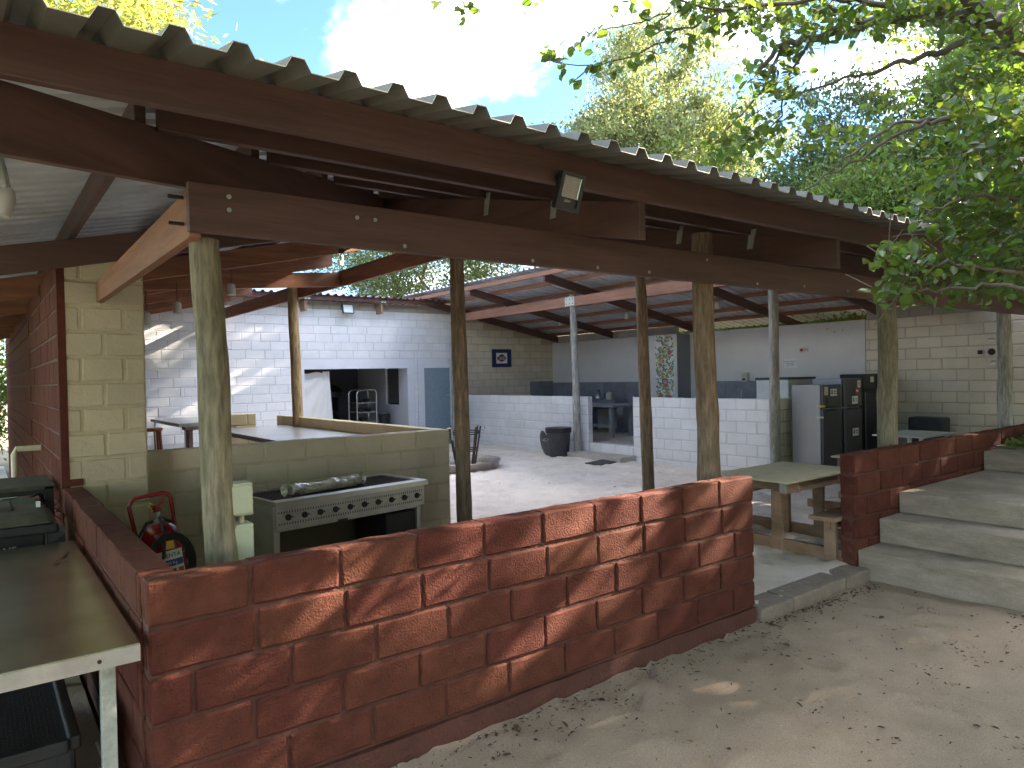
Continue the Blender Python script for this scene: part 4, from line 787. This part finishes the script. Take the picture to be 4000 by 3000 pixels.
for x, lab in ((12.13, 'black microwave on the third fridge of the row'), (12.73, 'black microwave on the corner fridge of the row')):
    t = thing('microwave', lab, 'microwave'); ob('case', MB().box(x, x+.55, 3.10, 3.5, 1.485, 1.77), FRIDGB, t, bevel=.01); ob('door', MB().box(x+.02, x+.42, 3.088, 3.10, 1.51, 1.75), FRIDGB, t); ob('sticker', MB().box(x+.3, x+.42, 3.084, 3.0875, 1.62, 1.72), PAPER, t)
t = thing('white_freezer', 'white freezer cabinet behind the first two fridges', 'freezer'); ob('body', MB().box(11.0, 11.9, 3.85, 4.5, .39, 1.70), LAMPW, t, bevel=.02); ob('lid', MB().box(10.99, 11.91, 3.84, 4.51, 1.701, 1.74), GREYP, t)
ob('black_box', MB().box(12.95, 13.3, 2.1, 2.68, .05, .97), GREYP, None, 'low dark grey box standing against the cream wall', 'box', bevel=.03)
t = thing('white_table', 'white topped table behind the stair wall', 'table'); ob('top', MB().box(10.2, 11.3, 1.25, 2.0, .855, .875), LAMPW, t)
for x in (10.3, 11.2):
    for y in (1.35, 1.9): ob('leg', MB().box(x-.025, x+.025, y-.025, y+.025, .04, .855), LAMPW, t)
# --- cup and saucer cutouts on the cream wall
def deco(name, label, mb, m): ob(name, mb, m, None, label, 'wall art', 'cup and saucer cutouts')
deco('saucer_cutout', 'round dark saucer cutout on the cream wall', MB().lathe([(.058, 0), (.058, .006), (.04, .008)], (13.345, 1.462, 2.11), 24, RY(-90)), BLACKM)
t = thing('mug_cutout', 'dark mug cutout on the cream wall', 'wall art', group='cup and saucer cutouts'); ob('mug', MB().box(13.338, 13.347, 1.60, 1.675, 2.075, 2.145), BLACKM, t); ob('handle', MB().tube([(13.342, 1.60, 2.13), (13.342, 1.575, 2.125), (13.342, 1.57, 2.10), (13.342, 1.60, 2.09)], .005, 6), BLACKM, t)
t = thing('teacup_cutout', 'white teacup cutout with steam above the dark saucer', 'wall art', group='cup and saucer cutouts'); ob('cup', MB().prism([(-.05, .02), (.05, .02), (.03, -.02), (-.03, -.02)], .006, face_mx(13.346, 1.464, 2.31)), WPAINT, t); ob('rim', MB().tube([(13.342, 1.464+.05*math.cos(a), 2.33+.012*math.sin(a)) for a in np.linspace(0, 6.28, 14)], .004, 5), BLACKM, t); ob('steam', MB().tube([(13.342, 1.49, 2.345), (13.342, 1.505, 2.365), (13.342, 1.49, 2.385)], .005, 5), WPAINT, t)
t = thing('teacup_cutout', 'white teacup cutout on a saucer below the dark saucer', 'wall art', group='cup and saucer cutouts'); ob('cup', MB().prism([(-.03, .025), (.03, .025), (.022, -.01), (-.022, -.01)], .006, face_mx(13.346, 1.44, 1.915)), WPAINT, t); ob('plate', MB().prism([(-.045, .005), (.045, .005), (.03, -.012), (-.03, -.012)], .006, face_mx(13.346, 1.46, 1.895)), WPAINT, t); ob('rim', MB().tube([(13.342, 1.44+.03*math.cos(a), 1.945+.01*math.sin(a)) for a in np.linspace(0, 6.28, 12)], .004, 5), BLACKM, t)
# --- picnic tables
def picnic(ox, oy, label):
    t = thing('picnic_table', label, 'picnic table', (ox, oy, .05), group='wooden picnic tables')
    ob('top', MB().box(-.66, .74, -.46, .46, .715, .735), TABTOP, t, bevel=.003)
    for x in (-.40, .40):
        ob('apron', MB().box(x-.025, x+.025, -.42, .42, .60, .714), PWOOD, t)
        ob('ground_beam', MB().box(x-.03, x+.03, -.92, .92, -.02, .11), PWOOD, t, bevel=.006)
        for y in (-.20, .20): ob('leg', MB().box(x-.075, x-.026, y-.055, y+.055, .0, .60), PWOOD, t, bevel=.004)
        for y in (-.76, .76): ob('bench_leg', MB().box(x-.075, x-.031, y-.06, y+.06, .0, .40), PWOOD, t, bevel=.004)
    for y in (-.76, .76):
        ob('bench_rail', MB().box(-.5, .5, y-.02, y+.02, .30, .398), PWOOD, t); ob('bench_seat', MB().box(-.62, .62, y-.13, y+.13, .40, .44), PWOOD, t, bevel=.006)
    for y in (-.38, .38): ob('long_rail', MB().box(-.62, .62, y-.02, y+.02, .605, .712), PWOOD, t)
    ob('corner_bracket', MB().box(-.66, -.62, -.42, -.36, .62, .714), GALV, t)
    return t
picnic(6.38, 1.12, 'olive topped picnic table just inside the gap between the red walls')
picnic(8.65, 1.0, 'olive topped picnic table standing before the silver sided fridge')
# --- hanging lamps
def pendant(x, y, z, label, m, drop=.22, wide=.045):
    t = thing('pendant_lamp', label, 'lamp', (x, y, z), group='pendant lamps'); ob('shade', MB().lathe([(wide, 0), (wide*.92, .12), (wide*.5, .135), (.01, .14)], seg=18), m, t, smooth=True)
    b = MB()
    for k in range(4): b.tube([(.004*(k % 2), 0, .14+k*drop/4), (-.004*(k % 2), 0, .14+(k+1)*drop/4)], .005, 5)
    ob('chain', b, BLACKM, t)
pendant(1.32, 5.5, 2.665, 'white cylindrical lamp hanging by the cream pier', LAMPW); pendant(1.9, 5.45, 2.90, 'white cylindrical lamp hanging behind the mossy post', LAMPW, .28, .05); pendant(.93, 5.1, 2.50, 'white cylindrical lamp half hidden by the cream pier', LAMPW)
pendant(12.0, 11.1, 3.20, 'cream cylindrical lamp under the dining roof by the plaster corner', CRP, .1, .06); pendant(12.0, 8.65, 3.19, 'cream cylindrical lamp under the dining roof near the flower mural', CRP, .1, .06); pendant(12.0, 6.05, 3.2, 'cream cylindrical lamp under the dining roof near the wall dispenser', CRP, .1, .06)
t = thing('fluorescent_bulb', 'compact fluorescent bulb hanging under the kitchen roof', 'lamp', (3.0, 4.79, 3.25)); b = MB()
for s in (-1, 1): b.tube([(.014*s, 0, .06), (.014*s, 0, 0), (.0, 0, -.005)], .009, 6)
ob('tube', b, LAMPW, t); ob('base', MB().lathe([(.02, .06), (.022, .1), (.012, .14)], seg=12), WPAINT, t); ob('clip', MB().box(-.03, .03, -.02, .02, .14, .19), BLACKM, t)
t = thing('eave_lamp', 'pale lamp head hanging at the left end of the front roof', 'lamp', (-.40, .95, 2.68)); ob('head', MB().lathe([(.032, 0), (.04, .09), (.025, .13), (.012, .14)], M=RY(12), seg=16), mat('dusty_lamp_glass', (.5, .48, .43), .4), t, smooth=True); ob('arm', MB().tube([(.02, 0, .12), (.01, 0, .2), (-.02, 0, .34)], .018, 8), GALV, t)
# ================================================================== TREES AND PLANTS
def np_mesh(name, V_, Fq, m, smooth=False):
    me = bpy.data.meshes.new(name); me.vertices.add(len(V_)); me.vertices.foreach_set('co', V_.astype(np.float32).ravel())
    me.loops.add(Fq.size); me.loops.foreach_set('vertex_index', Fq.ravel().astype(np.int32)); me.polygons.add(len(Fq)); k = Fq.shape[1]
    me.polygons.foreach_set('loop_start', np.arange(0, Fq.size, k)); me.polygons.foreach_set('loop_total', np.full(len(Fq), k)); me.update(); me.materials.append(m); return me
def unit(a): return a/(np.linalg.norm(a, axis=1, keepdims=True)+1e-9)
def leaf_arrays(c, d, nrm, L, Wd, fold=.12, two=False):
    d = unit(d); s = unit(np.cross(d, nrm)); n = np.cross(s, d); L = L[:, None]; Wd = Wd[:, None]
    if two:
        P = [c-d*L*.5, c-d*L*.22+s*Wd*.45+n*Wd*fold, c+d*L*.18+s*Wd*.42+n*Wd*fold, c+d*L*.5-n*L*.06, c+d*L*.18-s*Wd*.42+n*Wd*fold, c-d*L*.22-s*Wd*.45+n*Wd*fold]
        V_ = np.stack(P, 1).reshape(-1, 3); i = np.arange(len(c))[:, None]*6
        return V_, np.concatenate([i+np.array([[0, 1, 2, 3]]), i+np.array([[0, 3, 4, 5]])])
    P = [c-d*L*.5, c+s*Wd*.5+n*Wd*fold, c+d*L*.5, c-s*Wd*.5+n*Wd*fold]
    V_ = np.stack(P, 1).reshape(-1, 3); i = np.arange(len(c))[:, None]*4
    return V_, i+np.array([[0, 1, 2, 3]])
def clumps(rg, cen, rad, n, shell=.55, squash=1.0):
    v = unit(rg.normal(size=(n, 3))); r = rg.uniform(shell, 1.0, (n, 1))**.6
    lump = 1+.28*np.sin(v[:, :1]*5+cen[0])*np.cos(v[:, 2:]*4+cen[1])
    return np.array(cen)+v*r*lump*np.array(rad)
def crown(rg, cl, per, cr, size, ratio=.4, two=False, cen=None, up=.5):
    n = len(cl); w = rg.uniform(.5, 1.4, (n, 1)); c = np.repeat(cl, per, 0)+rg.normal(size=(n*per, 3))*np.repeat(w*cr, per, 0)*np.array([1, 1, .75])
    out_ = unit(c-np.array(cen)) if cen is not None else 0
    d = rg.normal(size=c.shape)+out_*.9+np.array([0, 0, .25]); nr = rg.normal(size=c.shape)*.8+np.array([0, 0, up])
    L = size*rg.uniform(.6, 1.35, len(c)); return leaf_arrays(c, d, nr, L, L*ratio*rg.uniform(.8, 1.2, len(c)), two=two)
def limb_path(rg, a, b, n=7, wob=.06):
    a, b = np.array(a), np.array(b); D = np.linalg.norm(b-a); return [tuple(a+(b-a)*i/(n-1)+(rg.normal(size=3)*wob*D if 0 < i < n-1 else 0)) for i in range(n)]
def thin(rg, cl, keep_wall=.05, keep_stair=.4):  # opens gaps in crowns along the sun line so dapples reach the walls
    P = cl-np.array(SUN)[None]*(cl[:, 1:2]/SUN.y); onw = (P[:, 0] > -1.1) & (P[:, 0] < 5.4) & (P[:, 2] > .0) & (P[:, 2] < 2.0)
    ons = (P[:, 0] > 5.6) & (P[:, 0] < 10.8) & (P[:, 2] > .5) & (P[:, 2] < 1.5)
    u = rg.random(len(cl)); return cl[~(onw & (u > keep_wall)) & ~(ons & (u > keep_stair))]
def tree(name, label, base, cen, rad, ncl, per, cr, size, m, seed, ratio=.4, r0=.16, group='trees round the building', limbs=9, shell=.5, extra=None, two=False, cat='tree'):
    rg = np.random.default_rng(seed); t = thing(name, label, cat, base, group=group); base = np.array(base, float)
    cl = clumps(rg, cen, rad, ncl, shell)
    if extra is not None: cl = np.concatenate([cl, extra])
    cl = cl[cl[:, 2] > .25]
    if base[1] < 0: cl = thin(rg, cl, .03, .15)
    V_, Fq = crown(rg, cl, per, cr, size, ratio, two, cen)
    ob('crown', np_mesh('crown', V_-base, Fq, m), None, t, kind='stuff')
    mb = MB(); fork = base+(np.array(cen)-base)*np.array([.5, .5, .45]); tp = limb_path(rg, base-np.array([0, 0, .1]), fork, 7, .03)
    mb.tube([Vector(p)-Vector(base) for p in tp], list(np.linspace(r0, r0*.7, 7)), 9)
    ob('trunk', mb, BARK, t, smooth=True); mb = MB()
    for q in cl[rg.choice(len(cl), min(limbs, len(cl)), replace=False)]:
        mb.tube([Vector(p)-Vector(base) for p in limb_path(rg, fork, q, 6, .07)], list(np.linspace(r0*.5, .012, 6)), 6)
    if mb.v: ob('limbs', mb, BARK, t, smooth=True, kind='stuff')
    return t
# background trees and shrubs beyond the roofs
tree('olive_tree', 'tall olive green tree with sunlit tips rising behind the front roof', (17.6, 12.6, 0), (17.6, 12.4, 8.0), (3.6, 3.6, 4.6), 420, 260, .36, .15, LF2, 21, .42, .2, shell=.3)
tree('broadleaf_tree', 'dark broadleaf tree behind the cream cup wall', (18.4, 6.0, 0), (18.4, 6.0, 5.4), (2.6, 2.6, 3.7), 330, 240, .36, .14, LF4, 22, .42, .2, shell=.3)
tree('broadleaf_tree', 'mid green tree filling the gap beyond the stairs', (18.8, 2.2, 0), (18.6, 2.4, 6.2), (2.9, 2.7, 4.6), 330, 240, .38, .14, LF3, 23, .42, .2, shell=.3)
tree('shrub', 'bright green shrub with yellow tips just above the front roof edge', (16.2, 9.3, 0), (16.2, 9.3, 5.0), (2.6, 2.0, 3.0), 300, 240, .30, .12, LF3, 24, .42, .12, shell=.4, cat='shrub')
tree('shrub', 'yellow flowering shrub below the tall olive tree', (15.6, 10.9, 0), (15.6, 10.9, 5.2), (1.5, 1.5, 2.6), 110, 220, .26, .10, LF5, 25, .36, .12, shell=.4, cat='shrub')
tree('shrub', 'low dense green shrub between the olive tree and the dark broadleaf tree', (16.4, 6.9, 0), (16.4, 6.9, 3.9), (1.9, 1.9, 2.7), 260, 230, .30, .12, LF3, 26, .42, .12, shell=.4, cat='shrub')
tree('feathery_tree', 'dark green feathery tree above the far end of the dining roof', (12.6, 18.6, 0), (12.6, 18.4, 5.6), (3.6, 2.8, 2.6), 260, 200, .38, .14, LF4, 27, .3, .18, shell=.3)
tree('feathery_tree', 'sparse green tree peeping over the store roof', (3.6, 24.0, 0), (3.4, 24, 5.0), (2.6, 2, 2.0), 50, 120, .4, .2, LF4, 28, .3, .16, shell=.4)
tree('willow_like_tree', 'yellow green tree with long leaves above the kitchen roof', (-1.6, 14.0, 0), (-.2, 13.2, 10.2), (4.1, 3.6, 3.4), 190, 170, .45, .24, LF5, 29, .22, .2, shell=.35)
tree('broadleaf_tree', 'dark tree at the far end of the red side wall', (-3.4, 19.0, 0), (-3.0, 19, 3.8), (3.0, 2.5, 3.6), 100, 140, .45, .2, LF3, 30, .4, .16)
tree('shrub', 'pale green rounded shrub below the dark broadleaf tree', (15.6, 4.6, 0), (15.6, 4.6, 4.2), (1.7, 1.7, 2.4), 220, 230, .3, .12, LF3, 37, .42, .12, shell=.4, cat='shrub')
tree('shrub', 'unseen green shrub added beside the wire cage yard', (-2.3, 8.5, 0), (-2.3, 8.5, 2.0), (1.2, 2.2, 2.0), 80, 130, .35, .14, LF3, 38, .42, .1, shell=.3, cat='shrub')  # out of view, added to give the prep table a green reflection
tree('shrub', 'unseen green shrub added further along the side yard', (-2.6, 12.5, 0), (-2.5, 12.5, 2.6), (1.5, 2.0, 2.6), 80, 130, .38, .15, LF3, 39, .42, .1, shell=.3, cat='shrub')  # second unseen shrub, added for the steel table to mirror
# out-of-view trees beside and behind the path that shade it
tree('broadleaf_tree', 'leafy tree on the open side of the path behind the stairs', (14.5, -6.0, 0), (14.5, -5.8, 5.4), (4.2, 3.6, 4.4), 260, 120, .5, .22, LF3, 31, .5, .2, shell=.1)
tree('broadleaf_tree', 'leafy tree beyond the soil bed at the head of the stairs', (19.0, -3.2, 0), (18.8, -2.8, 6.6), (4.0, 3.2, 5.4), 240, 120, .5, .24, LF3, 32, .5, .2, shell=.1)
tree('broadleaf_tree', 'unseen broad tree added to darken the steel prep table side', (-5.6, 2.5, 0), (-5.2, 2.6, 4.6), (3.0, 3.6, 3.6), 130, 110, .5, .24, LF3, 33, .5, .2, shell=.3)  # unseen, added to darken the front and tint the steel table green
tree('broadleaf_tree', 'unseen spreading tree added left of the path near the prep table', (-5.0, -8.0, 0), (-4.6, -7.8, 4.6), (3.6, 3.2, 4.2), 170, 120, .5, .24, LF3, 41, .5, .2, shell=.2)  # unseen, added to cut sky light on the front wall
tree('broadleaf_tree', 'unseen spreading tree added across the path opposite the front wall', (6.5, -9.6, 0), (6.8, -9.2, 4.8), (3.8, 3.0, 4.4), 190, 120, .5, .24, LF3, 42, .5, .2, shell=.2)  # out of view, added so less open sky lights the front
tree('broadleaf_tree', 'unseen spreading tree added opposite the foot of the stairs', (11.6, -9.4, 0), (11.4, -9.2, 4.8), (3.4, 3.0, 4.4), 170, 120, .5, .24, LF3, 43, .5, .2, shell=.2)  # added outside the frame to lower ambient light over the path
tree('broadleaf_tree', 'unseen broad tree added further down the path', (1.5, -11.0, 0), (2.0, -10.6, 5.4), (5.5, 3.2, 4.6), 200, 110, .55, .26, LF3, 34, .5, .22, shell=.3)  # unseen, added behind the camera to darken the foreground
tree('broadleaf_tree', 'tall tree added well beyond the soil bed to block the sun', (25.0, 1.5, 0), (24.8, 2.2, 10.5), (4.2, 4.6, 7.0), 460, 120, .6, .28, LF3, 36, .5, .25, shell=.1)  # mostly out of view, added to keep sun off the white wall
tree('shrub', 'green shrub at the far end of the red side wall', (-1.0, 17.2, 0), (-.9, 17.2, 1.5), (1.5, 1.0, 1.7), 90, 130, .28, .12, LF3, 46, .42, .1, shell=.3, cat='shrub')
# --- the round-leaved tree over the stairs (foreground branches)
rg = np.random.default_rng(77)
T1B = (7.6, -2.95, -.08)
ft = thing('round_leaved_tree', 'round leaved tree reaching over the stairs and the roof edge', 'tree', T1B, group='trees round the building')
def rel(p): return Vector(p)-Vector(T1B)
def px(*a): return tuple(at(*a))
trunkp = [T1B, (7.55, -2.9, 1.2), (7.35, -2.8, 2.4), (7.0, -2.7, 3.4), (6.4, -2.3, 4.3)]
ob('trunk', MB().tube([rel(p) for p in trunkp], [.19, .16, .14, .12, .10], 12), BARK, ft, smooth=True)
LIMBS = [  # photo-guided courses (x, y, metres deep) with radii in metres
    ([(2330, 120, 5.6), (2212, 72, 5.3), (2135, 48, 5.0), (2089, -10, 4.9), (2050, -90, 4.8)], .075, .05),
    ([(2135, 48, 5.0), (2040, 30, 5.0), (1984, 27, 5.0), (1871, 52, 5.1), (1749, 84, 5.2), (1690, 98, 5.2), (1640, 150, 5.2)], .055, .015),
    ([(2134, 62, 5.0), (2080, 92, 5.0), (2021, 117, 5.0), (1950, 130, 5.0), (1870, 160, 5.0), (1800, 180, 5.0), (1719, 205, 5.0)], .03, .006),
    ([(2260, 215, 4.6), (2120, 240, 4.4), (2034, 257, 4.3), (1956, 282, 4.3), (1834, 350, 4.3), (1734, 412, 4.3)], .022, .004),
    ([(2260, 240, 4.6), (2034, 257, 4.35), (1930, 268, 4.3), (1870, 310, 4.3), (1790, 372, 4.3)], .016, .004),
    ([(2300, 100, 5.6), (2212, 105, 5.5), (2150, 80, 5.6), (2060, 65, 5.8), (2020, 30, 5.8)], .04, .02),
    ([(2260, 130, 5.0), (2190, 110, 4.8), (2120, 95, 4.9)], .03, .01),
    ([(2320, 420, 3.6), (2212, 430, 3.5), (2130, 420, 3.4), (2050, 440, 3.4), (1990, 470, 3.4)], .016, .004),
    ([(2320, 600, 3.5), (2212, 590, 3.4), (2100, 575, 3.3), (2010, 570, 3.3), (1930, 558, 3.3)], .014, .003),
    ([(2320, 640, 3.4), (2212, 625, 3.3), (2120, 612, 3.3), (2020, 632, 3.3), (1950, 625, 3.3)], .012, .003),
    ([(1984, 27, 5.0), (1900, 10, 4.9), (1800, -5, 4.8), (1650, 10, 4.7), (1560, 22, 4.6), (1480, 60, 4.6), (1400, 70, 4.6)], .022, .004),
    ([(1871, 52, 5.1), (1800, 20, 5.0), (1740, -20, 4.9)], .02, .008),
    ([(1480, 60, 4.6), (1390, 110, 4.6), (1300, 140, 4.6), (1200, 135, 4.6)], .007, .003),
    ([(1400, 70, 4.6), (1450, 30, 4.6), (1330, 60, 4.6), (1280, 75, 4.6)], .006, .003),
    ([(1560, 22, 4.6), (1430, -10, 4.5), (1200, -25, 4.4), (1000, -20, 4.3), (920, -15, 4.3)], .008, .003),
    ([(1690, 98, 5.2), (1650, 190, 5.2), (1600, 250, 5.1), (1560, 290, 5.1)], .012, .004),
    ([(1749, 84, 5.2), (1700, 170, 5.2), (1690, 250, 5.2), (1640, 300, 5.2)], .012, .004),
    ([(2212, 300, 4.2), (2120, 320, 4.1), (2050, 350, 4.1), (1990, 340, 4.1)], .012, .004),
]
lb = MB()
lb.tube([rel(p) for p in limb_path(rg, trunkp[-1], px(2330, 120, 5.6), 5, .02)], [.10, .095, .09, .085, .078], 10)
for q in ((2260, 215, 4.6), (2320, 420, 3.6), (2320, 600, 3.5), (2320, 640, 3.4), (2300, 100, 5.6), (2260, 130, 5.0), (2260, 240, 4.6)):
    lb.tube([rel(p) for p in limb_path(rg, trunkp[2 if q[1] > 300 else 3], px(*q), 6, .03)], [.07, .06, .05, .04, .03, .025], 8)
for pts, ra, rb in LIMBS:
    P = []
    for a, b_ in zip(pts[:-1], pts[1:]):
        A, B = np.array(px(*a)), np.array(px(*b_))
        for k in range(4): P.append(A+(B-A)*k/4+(rg.normal(size=3)*.012 if k else 0))
    P.append(np.array(px(*pts[-1]))); lb.tube([rel(p) for p in P], list(np.linspace(ra, rb, len(P))), 7)
ob('limbs', lb, BARK, ft, smooth=True)
# leaf sprays: (x, y, spread px, depth, count, leaf length)
SPR = []
def blob(x0, x1, y0, y1, n, d0, d1, cnt, keep=lambda x, y: True, s=27, size=.064):
    for _ in range(n):
        x, y = rg.uniform(x0, x1), rg.uniform(y0, y1)
        if keep(x, y): SPR.append((x, y, s, rg.uniform(d0, d1), cnt, size))
blob(2030, 2330, 200, 640, 260, 3.3, 4.8, 12, lambda x, y: x > 2030+max(0, 330-y)*.45 or rg.random() < .15)
blob(1900, 2060, 540, 640, 22, 3.2, 3.5, 9, lambda x, y: abs(y-(560+(x-1900)*.1)) < 22 or abs(y-628) < 16)
blob(1960, 2100, 420, 520, 14, 3.4, 3.8, 8)
blob(2060, 2330, -20, 230, 95, 4.6, 6.2, 12, size=.068)
blob(1640, 2060, -30, 70, 75, 4.6, 5.6, 11, size=.072)
blob(1480, 1660, -30, 50, 26, 4.5, 5.0, 10, size=.075)
blob(1500, 1740, 80, 330, 62, 4.9, 5.5, 10, size=.078, keep=lambda x, y: x > 1690-(y-80)*.75 and x < 1740-(y-80)*.3+20)
blob(1760, 1990, 180, 330, 46, 5.2, 6.5, 10, size=.075, keep=lambda x, y: x > 1990-(y-150)*1.5)
for x, y, c in ((1410, 60, 10), (1440, 85, 9), (1380, 30, 8), (1470, 20, 10), (1350, 15, 7), (1290, 70, 5), (1190, 115, 9), (1215, 135, 8), (1240, 100, 5), (1290, 145, 9), (1330, 150, 8), (1370, 135, 8), (1240, 175, 5), (1000, 30, 7), (1020, 20, 6), (925, 0, 3), (1075, 5, 3), (1150, 5, 4), (1410, 120, 6), (1500, 90, 8), (1540, 60, 9)):
    SPR.append((x, y, 15, 4.55, c, .076))
cs_, ds_, ns_, Ls_ = [], [], [], []
for (x, y, sp, dp, cnt, size) in SPR:
    o_ = np.array(px(x, y, dp)); sdir = unit(rg.normal(size=(1, 3))*np.array([[1, 1, .5]])+np.array([[-.6, -.1, -.35]]))[0]; k = sp/1519*dp*1.5
    for j in range(cnt):
        u = rg.uniform(-1, 1); side = rg.normal(size=3)*.35*k
        cs_.append(o_+sdir*k*u+side); ds_.append(sdir*.6+rg.normal(size=3)*.6); ns_.append(np.array([0, 0, 1.0])+rg.normal(size=3)*.55); Ls_.append(size*rg.uniform(.7, 1.25))
cs_, ds_, ns_, Ls_ = map(np.array, (cs_, ds_, ns_, Ls_))
dist = np.linalg.norm(cs_-CAM, axis=1); order = np.argsort(dist/Ls_)
# twigs
tw_ = MB()
for (x, y, sp, dp, cnt, size) in SPR:
    k = sp/1519*dp*1.6; a = np.array(px(x, y, dp)); tw_.tube([rel(a+rg.normal(size=3)*k*.7), rel(a), rel(a+rg.normal(size=3)*k*.7+np.array([.05, -.02, .06]))], .0028, 4, cap=False)
ob('twigs', tw_, BARK, ft, kind='stuff')
inside = [i for i in order if True]
lm_ = []
for v in range(3):
    V_, Fq = leaf_arrays(np.zeros((1, 3)), np.array([[1.0, 0, 0]]), np.array([[0, 0, 1.0]]), np.array([1.0]), np.array([.66+.06*v]), fold=.10+.05*v, two=True); lm_.append(np_mesh('leaf', V_, Fq, LF1))
for i in order[:280]:
    o = bpy.data.objects.new('leaf', lm_[i % 3]); C.objects.link(o); o.parent = ft
    d = Vector(ds_[i]).normalized(); n = Vector(ns_[i]); s = n.cross(d).normalized(); n = d.cross(s)
    Mx = Matrix((d, s, n)).transposed().to_4x4(); Mx.translation = rel(cs_[i]); o.matrix_local = Mx@Matrix.Scale(Ls_[i], 4)
rest = order[280:]
V_, Fq = leaf_arrays(cs_[rest], ds_[rest], ns_[rest], Ls_[rest], Ls_[rest]*.68, two=True)
# crown bulk beside the frame, plus unseen canopy added overhead to block sky
cl = np.concatenate([clumps(rg, (8.0, -3.3, 4.7), (2.9, 1.5, 2.2), 150, .1), clumps(rg, (1.8, -4.6, 5.7), (5.4, 3.2, 1.3), 230, .1)]); cl = thin(rg, cl)
q = (cl-CAM)@RC.T; vis = (np.abs(q[:, 0]/-q[:, 2]) < .80) & (np.abs(q[:, 1]/-q[:, 2]) < .62) & (q[:, 2] < 0); cl = cl[~vis]
V2, F2 = crown(rg, cl, 60, .33, .085, .62, True, (8, -3.3, 4.4))
ob('crown', np_mesh('crown', np.concatenate([V_, V2])-np.array(T1B), np.concatenate([Fq, F2+len(V_)]), LF1), None, ft, kind='stuff')
# --- soil bed plants and leaf litter
pl = thing('ground_plant', 'low green plants in the soil bed above the stairs', 'plant', (10.2, -.2, .9)); pc = rg.uniform((-1.0, -.5, 0), (1.2, .22, .10), (900, 3)); V_, Fq = leaf_arrays(pc, rg.normal(size=(900, 3))+np.array([0, 0, .6]), rg.normal(size=(900, 3)), rg.uniform(.05, .11, 900), rg.uniform(.02, .045, 900), two=True); ob('foliage', np_mesh('foliage', V_, Fq, LF3), None, pl, kind='stuff')
n = 1900
lx = np.concatenate([rg.uniform(.5, 8, n), np.clip(rg.normal(4.9, .55, 420), 4.2, 5.9), rg.uniform(.6, 4.2, 350), rg.uniform(.3, 10, 500)]); ly = np.concatenate([rg.uniform(-3.5, -.05, n), -.06-np.abs(rg.normal(0, .07, 420)), -.03-np.abs(rg.normal(0, .13, 350)), rg.uniform(.4, 10, 500)])
cl_ = rg.uniform((1, -3, 0), (7, -.1, 0), (60, 3)); k_ = rg.integers(0, 60, n); pick = rg.random(n) < .45; lx[:n][pick] = cl_[k_[pick], 0]+rg.normal(0, .07, pick.sum()); ly[:n][pick] = cl_[k_[pick], 1]+rg.normal(0, .06, pick.sum())
lz = np.where(ly < 0.1, -.026-.012*np.maximum(lx-3.5, 0), .055+.055*np.clip((ly-1)/3, 0, 1)); keep = ~((lx > 5.85) & (ly < .26) & (ly > -2.3)) & ~((ly > -.02) & (ly < .3)) & ~((lx < 3.8) & (ly > .2))
c_ = np.stack([lx, ly, lz], 1)[keep]; m_ = len(c_); Ls = rg.uniform(.008, .034, m_)*np.where(rg.random(m_) < .06, 2.0, 1)
V_, Fq = leaf_arrays(c_, rg.normal(size=(m_, 3))*np.array([1, 1, .15]), np.array([0, 0, 1.0])+rg.normal(size=(m_, 3))*.45, Ls, Ls*rg.uniform(.12, .5, m_), fold=.3, two=True)
tag(ob('leaf_litter', np_mesh('leaf_litter', V_, Fq, LITTER), None), 'scatter of dead brown leaves and twigs on the sand', 'leaves', kind='stuff')
